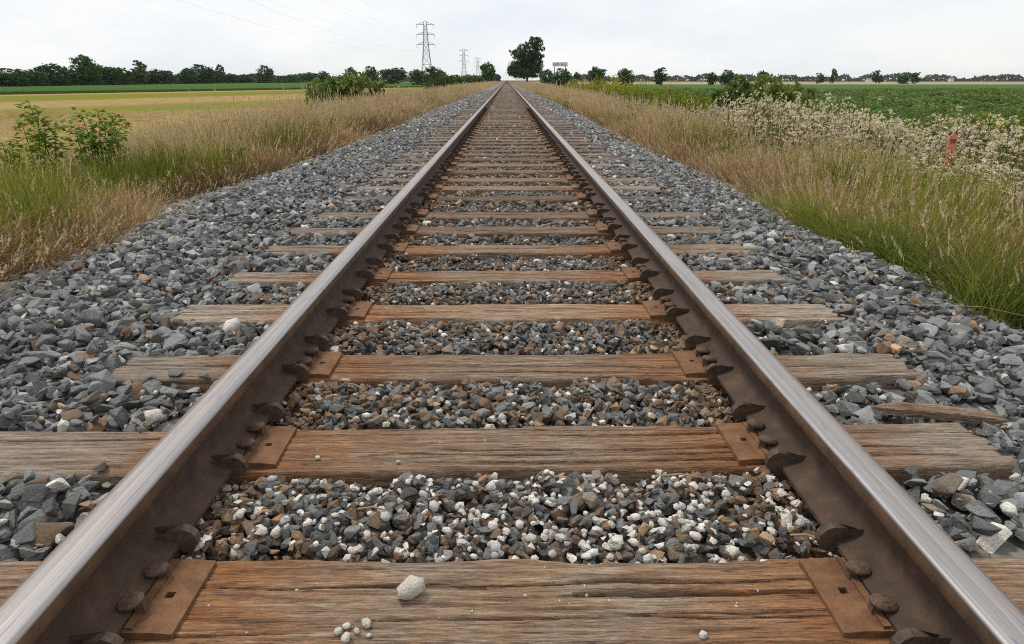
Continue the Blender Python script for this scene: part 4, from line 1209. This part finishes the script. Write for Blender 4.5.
def rand_lobes(seed, kind):
    rg = random.Random(seed); out = []
    if kind == 'round':
        out.append(((0, 0, 0.58), (0.40, 0.40, 0.36)))
        for k in range(7):
            a = k / 7 * 6.28 + rg.uniform(-0.4, 0.4); out.append(((0.30 * math.cos(a), 0.30 * math.sin(a), rg.uniform(0.36, 0.74)), (rg.uniform(0.16, 0.26),) * 2 + (rg.uniform(0.14, 0.24),)))
        out.append(((rg.uniform(-0.1, 0.1), 0, 0.84), (0.22, 0.22, 0.16)))
        for k in range(5):
            a = k / 5 * 6.28 + rg.uniform(-0.5, 0.5); out.append(((0.26 * math.cos(a), 0.26 * math.sin(a), rg.uniform(0.10, 0.26)), (rg.uniform(0.16, 0.24),) * 2 + (rg.uniform(0.10, 0.16),)))
    elif kind == 'tall':
        for k in range(9):
            z = 0.16 + 0.76 * k / 8; w = 0.34 * (1 - abs(k / 8 - 0.55) * 0.8)
            a = rg.uniform(0, 6.28); out.append(((w * 0.5 * math.cos(a), w * 0.5 * math.sin(a), z), (w, w, 0.12)))
    elif kind == 'open':
        for k in range(13):
            a = rg.uniform(0, 6.28); q = rg.uniform(0.1, 0.36); out.append(((q * math.cos(a), q * math.sin(a), rg.uniform(0.2, 0.88)), (rg.uniform(0.13, 0.22),) * 2 + (rg.uniform(0.11, 0.18),)))
    elif kind == 'shrub':
        for k in range(11):
            a = rg.uniform(0, 6.28); q = rg.uniform(0.05, 0.34); out.append(((q * math.cos(a), q * math.sin(a), rg.uniform(0.18, 0.72)), (rg.uniform(0.16, 0.26),) * 2 + (rg.uniform(0.15, 0.26),)))
    return out

VAR = {}
for kind, nv, n in (('round', 4, 5200), ('tall', 3, 3800), ('open', 4, 3600), ('shrub', 3, 4500)):
    for v in range(nv):
        lb = rand_lobes(600 + v * 5 + len(kind), kind)
        VAR[(kind, v)] = (crown_mesh(700 + v + len(kind) * 9, lb, n, 0.034 if kind != 'open' else 0.030), trunk_mesh(800 + v, 0.72 if kind != 'shrub' else 0.4, 0.026, [l[0] for l in lb]))
_vc = {}
def tree(px, base_py, top_py, wpx, Y, kind, tone, label, name='tree', group=None, z0=None, cat='tree'):
    """A tree whose silhouette spans wpx pixels and reaches up to top_py, standing Y metres down the line."""
    t = at(px, top_py, Y)
    g = z0 if z0 is not None else float(ground_z(t.x, Y))
    h = t.z - g
    w = (at(px + wpx / 2, top_py, Y) - at(px - wpx / 2, top_py, Y)).length
    v = _vc.get(kind, 0); _vc[kind] = v + 1
    nv = len([k for k in VAR if k[0] == kind])
    cm, tm = VAR[(kind, v % nv)]
    e = empty(name, (t.x, Y, g - 0.05), random.uniform(0, 6.28))
    cw = {'round': 1.02, 'tall': 0.86, 'open': 1.0, 'shrub': 1.0}[kind]
    sc = (w / cw, w / cw, h)
    c = obj('crown', cm, e, (0, 0, 0), (0, 0, 0), sc); c['tone'] = [*tone, 1.0]
    obj('trunk', tm, e, (0, 0, 0), (0, 0, 0), (sc[0] * 0.8 + 0.0, sc[1] * 0.8, sc[2]))
    tag(e, label, cat, group)
    return e
DK = (0.048, 0.100, 0.034); DK2 = (0.066, 0.128, 0.042); MD = (0.085, 0.135, 0.042); MD2 = (0.10, 0.155, 0.050); BL = (0.06, 0.075, 0.05)

# --- left tree line, standing behind the crop
GL = 'trees of the left tree line'
def Yl(px): return float(np.interp(px, [0, 130, 260, 430], [235, 330, 520, 620]))
LT = [(8, 69, 34, 'round', DK, 'broad dark tree at the far left end of the left tree line'),
      (30, 70, 26, 'round', DK2, 'low dark tree between the left end and the domed tree of the left tree line'),
      (50, 64, 28, 'round', DK, 'domed dark tree left of the tallest tree in the left tree line'),
      (82, 56, 27, 'round', DK2, 'tallest tree of the left tree line, with gaps of sky in its crown'),
      (76, 66, 18, 'round', DK, 'dense dark tree at the foot of the tallest left tree'),
      (105, 66, 26, 'round', DK, 'rounded dark tree just right of the tallest left tree'),
      (122, 68, 18, 'open', DK2, 'gappy tree beside the narrow pointed one in the left tree line'),
      (138, 62, 13, 'tall', MD, 'narrow pointed tree in the middle of the left tree line'),
      (155, 70, 24, 'round', DK, 'low rounded tree right of the narrow pointed tree'),
      (169, 70, 13, 'open', DK2, 'small thin tree in the dip of the left tree line'),
      (186, 69, 16, 'round', DK, 'left of the two spreading trees right of the dip in the left tree line'),
      (199, 65, 24, 'round', DK, 'larger spreading tree with a flat top in the left tree line'),
      (211, 71, 14, 'round', DK, 'small dense tree at the right foot of the flat topped tree'),
      (218, 66, 9, 'tall', BL, 'thin greyish half bare tree in the left tree line'),
      (229, 74, 12, 'round', DK, 'low dark tree after the thin greyish one'),
      (244, 75, 15, 'round', DK, 'low dark tree just left of the lone upright tree'),
      (264, 66, 15, 'round', DK2, 'lone upright tree standing above the low right end of the left tree line')]
for (px_, tp, w_, kd, tn, lab) in LT:
    tree(px_, 84, tp - 1.0, w_ * 1.25, Yl(px_), kd, tn, lab, 'tree', GL, FL)
LT2 = [(287, 75, 20, 'round', MD, 'small far tree left of the dark trackside shrub'),
       (308, 72, 20, 'round', DK2, 'far tree peeping out left above the trackside shrub'),
       (323, 71, 14, 'tall', DK2, 'far tree just above the left top of the trackside shrub'),
       (351, 67, 14, 'round', DK2, 'far tree peeping out right above the trackside shrub'),
       (370, 66, 20, 'round', DK, 'domed far tree between the trackside shrub and the pylon'),
       (393, 67, 28, 'round', DK, 'wide domed far tree left of the large pylon'),
       (418, 69, 22, 'round', MD, 'pale green tree at the foot of the large pylon'),
       (434, 66.5, 28, 'round', DK2, 'dark rounded tree just right of the foot of the large pylon'),
       (456, 74.5, 20, 'round', MD2, 'low bush between the large and the middle pylon'),
       (473, 75, 22, 'round', MD2, 'low bush under the two smaller pylons'),
       (488, 61.5, 17, 'round', DK2, 'round topped tree left of the vanishing point of the rails')]
for i, (px_, tp, w_, kd, tn, lab) in enumerate(LT2):
    tree(px_, 80, tp, w_, [600, 560, 560, 430, 420, 400, 330, 280, 300, 320, 260][i], kd, tn, lab, 'tree', 'far trees left of the rails', FL if i < 8 else -0.9)
# dark undergrowth that closes the foot of the left tree line
V = []
rg2 = np.random.default_rng(5)
n = 22000
u = rg2.uniform(-40, 330, n); Yq = np.interp(u, [-40, 0, 130, 260, 330], [215, 240, 335, 525, 570]) + rg2.normal(0, 3, n)
hgt = 1.6 + 2.8 * fbm(u * 0.06, u * 0, 9, 3) + 0.003 * Yq
Xq = (u - 507) / F * Yq * 0.945
Zq = FL + rg2.random(n) ** 0.9 * hgt * np.interp(Yq, [215, 570], [1.0, 1.5])
a_ = rg2.normal(size=(n, 3)); b_ = rg2.normal(size=(n, 3)); s_ = rg2.uniform(0.35, 0.8, (n, 1))
cen = np.c_[Xq, Yq, Zq]
V = np.stack([cen - a_ * s_ * 0.6, cen + b_ * s_ * 0.4, cen + a_ * s_ * 0.6, cen - b_ * s_ * 0.4], 1).reshape(-1, 3)
o = obj('undergrowth', mesh_from('undergrowth', V, np.arange(len(V)).reshape(-1, 4), [M_LEAF])); o['tone'] = [*DK, 1.0]
tag(o, 'dark undergrowth closing the foot of the left tree line', 'undergrowth', None, 'stuff')

# --- the big tree by the track: tall leaning top over a broad skirt
Yb = 300.0
pb = at(527, 76, Yb); gz = -0.9
e = empty('tree', (pb.x, Yb, gz))
q = Yb / F * 1.0
def lobe(px_, py_, rx, ry): p_ = at(px_, py_, Yb); return ((p_.x - pb.x, random.uniform(-3, 3), p_.z - gz), (rx * q, rx * q * 0.9, ry * q))
lb = [lobe(521, 68, 11, 8), lobe(514, 69, 6, 6), lobe(530, 66, 10, 9), lobe(526, 57, 9, 7), lobe(518, 54, 6, 5), lobe(513, 52, 3.5, 3), lobe(523, 48, 5, 4), lobe(534, 53, 7, 6), lobe(541, 57, 4.5, 3),
      lobe(531, 45, 5.5, 5), lobe(537, 44, 6, 5), lobe(535, 40, 5.5, 3), lobe(543, 50, 3, 2.5), lobe(537, 64, 6, 8), lobe(516, 73, 7, 4), lobe(525, 74, 8, 4), lobe(534, 73, 8, 4), lobe(511, 71, 3.5, 4)]
c = obj('crown', crown_mesh(77, lb, 22000, 0.30, 0.4), e); c['tone'] = [0.048, 0.092, 0.032, 1]
tm = trunk_mesh(78, 11, 0.45, [l[0] for l in lb]); obj('trunk', tm, e)
tag(e, 'tallest dark tree beside the track, its top leaning right', 'tree')
GR = 'small trees along the right horizon'
RT = [(548, 69, 18, 'round', DK2, 240, 'low bush between the tallest trackside tree and the name board'),
      (562, 68, 22, 'round', DK2, 235, 'wide bush behind the name board'),
      (575, 71, 12, 'shrub', MD, 230, 'small bush at the right end behind the name board'),
      (597, 66, 21, 'round', DK2, 260, 'first rounded tree right of the name board, with a notched top'),
      (626, 68, 19, 'round', MD, 255, 'second rounded tree right of the name board, paler and domed'),
      (661, 68, 16, 'tall', DK, 270, 'dark upright tree standing alone in the soybean field edge'),
      (713, 72, 11, 'round', DK, 300, 'smaller of the two trees left of the right bank bushes'),
      (728, 69.5, 17, 'round', DK, 300, 'larger of the two trees left of the right bank bushes'),
      (763, 70, 12, 'round', DK, 320, 'dark tree peeping between the two right bank bushes'),
      (821, 72, 10, 'open', DK, 380, 'small spreading tree right of the right bank bushes'),
      (834, 69, 8, 'tall', DK2, 380, 'thin upright tree beside the small spreading one on the right horizon'),
      (878, 66.5, 13, 'open', DK, 360, 'tallest lone tree on the right horizon'),
      (904, 75, 13, 'round', DK, 400, 'low dark bush left of the pointed bush on the right horizon'),
      (917, 72, 11, 'tall', DK, 400, 'pointed dark bush on the right horizon')]
for (px_, tp, w_, kd, tn, Y_, lab) in RT:
    tree(px_, 80, tp, w_, Y_, kd, tn, lab, 'tree', GR, FR)
tree(498, 79, 74, 7, 700, 'round', BL, 'tiny far tree right at the vanishing point of the rails', 'tree', None, -1)

# far wood on the horizon
def far_wood(name, u0, u1, Y0, hh, seed, lab):
    rg = np.random.default_rng(seed); n = 9000
    u = rg.uniform(u0, u1, n); Yq = Y0 + rg.normal(0, 25, n)
    h = hh * (0.25 + 1.3 * np.clip(fbm(u * 0.075, u * 0, seed, 4) - 0.15, 0, 1))
    z = FR + rg.random(n) ** 0.8 * h
    cen = np.c_[(u - 507) / F * Yq * 0.945, Yq, z]
    a = rg.normal(size=(n, 3)); b = rg.normal(size=(n, 3)); s = rg.uniform(1.0, 2.4, (n, 1)) * Y0 / 1500
    V = np.stack([cen - a * s, cen + b * s * 0.7, cen + a * s, cen - b * s * 0.7], 1).reshape(-1, 3)
    o = obj(name, mesh_from(name, V, np.arange(len(V)).reshape(-1, 4), [M_LEAF])); o['tone'] = [0.045, 0.065, 0.040, 1.0]
    tag(o, lab, 'wood', None, 'stuff')
far_wood('far_wood', 560, 1130, 1500, 15, 21, 'low bluish wood along the right horizon')
far_wood('far_wood', -60, 500, 1600, 13, 22, 'low bluish wood behind the left tree line')

# --- shrubs beside the track
def shrub(px_, top_py, wpx, Y_, tone, lab, leaf=0.05, n=3000, lobes=None, seed=1, name='shrub', xoff=0):
    t = at(px_, top_py, Y_); g = float(ground_z(t.x, Y_)); h = (t.z - g) * 1.12; w = wpx * Y_ / F * 1.3
    lb = [((c_[0] * w, c_[1] * w, c_[2] * h), (r_[0] * w, r_[1] * w, r_[2] * h)) for c_, r_ in rand_lobes(seed, 'shrub')]
    e = empty(name, (t.x, Y_, g))
    c = obj('crown', crown_mesh(seed + 50, lb, n, leaf, 0.35), e); c['tone'] = [*tone, 1.0]
    V, Fc = [], []
    for l in lb: tube(V, Fc, [(0, 0, 0), (l[0][0] * 0.4, l[0][1] * 0.4, l[0][2] * 0.6), l[0]], [0.03, 0.02, 0.008], 5)
    obj('trunk', mesh_from('trunk', V, Fc, [M_BARK], True), e)
    return tag(e, lab, 'shrub', None)
shrub(328, 72, 58, 24, (0.16, 0.21, 0.065), 'large dark shrub on the left bank', 0.065, 9000, seed=31)
shrub(344, 66, 38, 25.5, (0.12, 0.155, 0.052), 'darkest shrub, rising just behind the large left shrub', 0.065, 6000, seed=32)
shrub(377, 86, 24, 33, (0.080, 0.100, 0.036), 'small low shrub just right of the large left shrub', 0.06, 3500, seed=33)
shrub(378, 83, 16, 44, (0.085, 0.115, 0.034), 'round green bush behind the small low left shrub', 0.07, 2600, seed=34)
shrub(738, 77, 36, 22, (0.14, 0.19, 0.06), 'dark green bush above the white weeds on the right bank', 0.06, 8000, seed=35)
shrub(784, 76, 42, 23, (0.20, 0.235, 0.065), 'lighter yellow green bush right of the dark bush', 0.055, 8000, seed=36)
shrub(806, 84, 22, 27, (0.17, 0.21, 0.06), 'low thin bush at the right foot of the lighter bush', 0.05, 3000, seed=37)
shrub(440, 74, 34, 120, (0.085, 0.12, 0.034), 'low green brush beside the track below the large pylon', 0.14, 4000, seed=38)
shrub(228, 116, 14, 13, (0.12, 0.17, 0.034), 'slender green shoots standing in the left dry grass', 0.045, 600, seed=39)

# --- leafy saplings at the far left: stems with separate broad leaves
def sapling(px_, base_Y, top_pts, lab, seed, leaves=120, L_=0.09):
    rg = random.Random(seed)
    b0 = at(px_, 165, base_Y); g = float(ground_z(b0.x, base_Y))
    e = empty('sapling', (b0.x, base_Y, g))
    V, Fc, LV, LF = [], [], [], []
    for (tx, ty, dy) in top_pts:
        t = at(tx, ty, base_Y + dy); t = Vector((t.x - b0.x, dy, t.z - g))
        b = Vector((rg.gauss(0, 0.08), rg.gauss(0, 0.08), 0))
        m1 = b.lerp(t, 0.4) + Vector((rg.gauss(0, 0.05), rg.gauss(0, 0.05), 0.08))
        pts = [b, m1, t]
        tube(V, Fc, pts, [0.012, 0.009, 0.003], 5)
        for k in range(leaves):
            u_ = rg.uniform(0.25, 1.0)
            p_ = b.lerp(m1, u_ / 0.4) if u_ < 0.4 else m1.lerp(t, (u_ - 0.4) / 0.6)
            aa = rg.uniform(0, 6.28); out = Vector((math.cos(aa), math.sin(aa), rg.uniform(-0.25, 0.6)))
            off = out * rg.uniform(0.01, 0.24) * (1.25 - u_)
            leaf_quad(LV, LF, p_ + off, out + Vector((0, 0, rg.uniform(-0.7, 0.2))), (rg.gauss(0, 0.4), rg.gauss(0, 0.4), 1), L_ * rg.uniform(0.7, 1.25), L_ * rg.uniform(0.42, 0.66))
    obj('trunk', mesh_from('trunk', V, Fc, [M_STEM], True), e)
    c = obj('crown', mesh_from('crown', LV, LF, [M_LEAF]), e); c['tone'] = [0.165, 0.24, 0.040, 1.0]
    return tag(e, lab, 'sapling', 'young leafy saplings on the left bank')
sapling(48, 8.6, [(28, 100, 0), (20, 118, 0.2), (38, 112, -0.1), (56, 118, 0.1), (46, 130, -0.2)], 'tall leafy green sapling with a shoot sticking up, left bank', 1)
sapling(92, 8.9, [(80, 112, 0), (98, 110, 0.2), (116, 114, 0), (124, 122, -0.2), (106, 120, 0.1), (74, 124, 0.1), (118, 142, 0), (88, 134, -0.2), (100, 140, 0)], 'dense leafy green sapling, widest of those on the left bank', 2, 130)
sapling(5, 8.0, [(2, 142, 0), (12, 148, 0.1), (-12, 146, 0.1), (20, 152, 0)], 'low leafy green sapling at the left edge of the picture', 3)

# ================================================================== PYLONS, BOARD, MARKER, FARM
def pylon(px_, top_py, Y_, lab):
    t = at(px_, top_py, Y_); H = t.z - FL
    e = empty('transmission_pylon', (t.x, Y_, FL))
    k = H / 43.0
    def wid(z): return float(np.interp(z / H, [0, 0.62, 0.96, 1.0], [4.3, 1.75, 0.95, 0.6])) * k
    th = 0.17 * k * (1.0 if Y_ < 700 else 1.25)
    for sx in (-1, 1):
        for sy in (-1, 1):
            bm = bmesh.new(); zs = [0, 0.3 * H, 0.62 * H, 0.96 * H, H]
            for a_, b_ in zip(zs[:-1], zs[1:]): bm_bar(bm, (sx * wid(a_), sy * wid(a_), a_), (sx * wid(b_), sy * wid(b_), b_), th)
            obj('leg', bm_mesh('leg', bm, [M_PYLON]), e)
    zs = [0.0, 0.17, 0.31, 0.43, 0.53, 0.62, 0.70, 0.78, 0.86, 0.93]
    for a_, b_ in zip(zs[:-1], zs[1:]):
        bm = bmesh.new(); za, zb = a_ * H, b_ * H; wa, wb = wid(za), wid(zb); tb = th * 0.5
        for sgn in (-1, 1):
            bm_bar(bm, (-wa, sgn * wa, za), (wb, sgn * wb, zb), tb); bm_bar(bm, (wa, sgn * wa, za), (-wb, sgn * wb, zb), tb)
            bm_bar(bm, (sgn * wa, -wa, za), (sgn * wb, wb, zb), tb); bm_bar(bm, (sgn * wa, wa, za), (sgn * wb, -wb, zb), tb)
            bm_bar(bm, (-wb, sgn * wb, zb), (wb, sgn * wb, zb), tb)
        obj('bracing', bm_mesh('bracing', bm, [M_PYLON]), e)
    for z_, hw in ((0.63, 6.6), (0.785, 6.4), (0.94, 6.2)):
        bm = bmesh.new(); z1 = z_ * H; w1 = hw * k
        for sgn in (-1, 1):
            for sy in (-1, 1):
                bm_bar(bm, (sgn * wid(z1), sy * wid(z1), z1), (sgn * w1, 0, z1), th * 0.8)
                bm_bar(bm, (sgn * wid(z1), sy * wid(z1), z1 + 1.6 * k), (sgn * w1, 0, z1), th * 0.6)
        ca = obj('cross_arm', bm_mesh('cross_arm', bm, [M_PYLON]), e)
        for sgn in (-1, 1):
            bm = bmesh.new(); bm_bar(bm, (sgn * w1, 0, z1), (sgn * w1, 0, z1 - 2.6 * k), 0.13 * k, None, 6)
            obj('insulator', bm_mesh('insulator', bm, [M_PYLON]), ca)
    tag(e, lab, 'pylon', 'lattice pylons left of the track')
    return t, H, k
PY = [pylon(425, 20.5, 520, 'largest and nearest lattice power pylon left of the track'), pylon(463.5, 48.5, 1060, 'middle sized lattice power pylon behind the large one'), pylon(477.5, 57, 1600, 'smallest and farthest lattice power pylon near the horizon')]
M_WIRE = mat_plain('aluminium_wire', (0.35, 0.36, 0.37), 0.5, 0.1, 1)
WL = {(-1, 0.63): 'lowest left', (-1, 0.785): 'middle left', (-1, 0.94): 'highest left', (1, 0.63): 'lowest right', (1, 0.785): 'middle right', (1, 0.94): 'highest right'}
t0, H0, k0 = PY[0]; t1, H1, k1 = PY[1]; t2, H2, k2 = PY[2]
for (sg, zf), w_ in WL.items():
    V, Fc = [], []
    hwm = {0.63: 6.6, 0.785: 6.4, 0.94: 6.2}[zf]
    P = [Vector((t0.x + 5 + sg * hwm * k0, -20, FL + zf * H0 - 2.6)), Vector((t0.x + sg * hwm * k0, 520, FL + zf * H0 - 2.6 * k0)), Vector((t1.x + sg * hwm * k1, 1060, FL + zf * H1 - 2.6 * k1)), Vector((t2.x + sg * hwm * k2, 1600, FL + zf * H2 - 2.6 * k2))]
    pts = []
    for a_, b_ in zip(P[:-1], P[1:]):
        for i in range(24):
            u_ = i / 24; p_ = a_.lerp(b_, u_); p_.z -= 4 * 9.0 * u_ * (1 - u_); pts.append(p_)
    tube(V, Fc, pts, [0.012] * len(pts), 4)
    tag(obj('power_line', mesh_from('power_line', V, Fc, [M_WIRE])), w_ + ' power line wire strung between the pylons', 'power line', 'wires on the pylons')

# station name board on two posts
Yn = 106.0
a = at(552.6, 62.2, Yn); b = at(567.6, 66.4, Yn)
wN, hN = b.x - a.x, a.z - b.z
e = empty('name_board', ((a.x + b.x) / 2, Yn, FR + 0.45))
zc_ = (a.z + b.z) / 2 - (FR + 0.45)
bm = bmesh.new(); bm_box(bm, (0, 0, zc_), (wN, 0.05, hN)); board = obj('board', bm_mesh('board', bm, [M_WHITE]), e)
bm = bmesh.new(); rr = random.Random(4); x = -wN / 2 + 0.14
while x < wN / 2 - 0.16:                       # dark painted lettering, too small to read
    if abs(x + 0.05) > 0.12:
        bm_box(bm, (x, -0.028, zc_), (0.05, 0.01, hN * 0.52)); bm_box(bm, (x + 0.06, -0.028, zc_ + rr.choice((-0.22, 0, 0.22)) * hN), (0.09, 0.01, 0.07))
    x += 0.19
obj('lettering', bm_mesh('lettering', bm, [M_DARK]), board)
for sgn in (-1, 1):
    bm = bmesh.new(); bm_box(bm, (sgn * wN * 0.36, 0.08, (zc_ + hN * 0.4) / 2), (0.09, 0.09, zc_ + hN * 0.4)); obj('post', bm_mesh('post', bm, [M_DARK]), e)
tag(e, 'white name board with dark lettering on two posts right of the track', 'sign')

# orange-red marker post among the weeds
Ym = 8.2
a = at(949, 133, Ym); b = at(959.5, 133, Ym); wm = (b - a).length; gm = float(ground_z((a.x + b.x) / 2, Ym))
e = empty('marker_post', ((a.x + b.x) / 2, Ym, gm)); hm = a.z - gm
bm = bmesh.new(); bm_box(bm, (0, 0, hm / 2), (wm * 0.74, 0.02, hm)); bmesh.ops.bevel(bm, geom=[ed for ed in bm.edges if abs(ed.verts[0].co.z - ed.verts[1].co.z) < 1e-4 and ed.verts[0].co.z > 0.1 and abs(ed.verts[0].co.x - ed.verts[1].co.x) < 1e-4], offset=0.03, segments=3, affect='EDGES')
pst = obj('post', bm_mesh('post', bm, [M_REDPOST]), e)
bm = bmesh.new(); bm_box(bm, (0, -0.0125, hm - 0.09), (wm * 0.5, 0.005, 0.05)); obj('decal', bm_mesh('decal', bm, [mat_plain('dark_red_print', (0.17, 0.05, 0.06), 0.6, 0.2, 30)]), pst)
tag(e, 'faded red marker post among the weeds on the right bank', 'marker post')

def farmhouse(px_, Y_, w_, h_, lab, g=FR):
    p_ = at(px_, 80, Y_); e = empty('farm_building', (p_.x, Y_, g))
    bm = bmesh.new(); bm_box(bm, (0, 0, h_ / 2), (w_, w_ * 0.7, h_)); obj('wall', bm_mesh('wall', bm, [M_WHITE]), e)
    V = [(-w_ / 2 - 0.3, -w_ * 0.38, h_), (w_ / 2 + 0.3, -w_ * 0.38, h_), (w_ / 2 + 0.3, w_ * 0.38, h_), (-w_ / 2 - 0.3, w_ * 0.38, h_), (-w_ / 2 - 0.3, 0, h_ * 1.5), (w_ / 2 + 0.3, 0, h_ * 1.5)]
    obj('roof', mesh_from('roof', V, [(0, 1, 5, 4), (2, 3, 4, 5), (0, 4, 3), (1, 2, 5), (3, 2, 1, 0)], [M_ROOF]), e)
    tag(e, lab, 'building')
farmhouse(869, 900, 6, 3.2, 'tiny white farm building beside the tallest lone tree on the horizon')
farmhouse(951, 1100, 6, 4.5, 'tiny pale farm building farther right on the horizon')
farmhouse(456, 420, 5, 2.6, 'tiny pale shed between the large and middle pylon')

# ================================================================== HAZE
bm = bmesh.new()
hb = bm_box(bm, (0, 3395, 23.65), (12300, 7500, 52.7))
M_HAZE = bpy.data.materials.new('haze'); M_HAZE.use_nodes = True
hn = NT(M_HAZE); hn.n.clear()
pv = hn.node('ShaderNodeVolumePrincipled', {'Color': col(0.95, 0.98, 1.0), 'Density': 0.00005, 'Anisotropy': 0.2})
hn.node('ShaderNodeOutputMaterial', {'Volume': pv.outputs[0]})
tag(obj('haze', bm_mesh('haze', bm, [M_HAZE])), 'thin pale summer haze over the fields', 'haze', None, 'stuff')
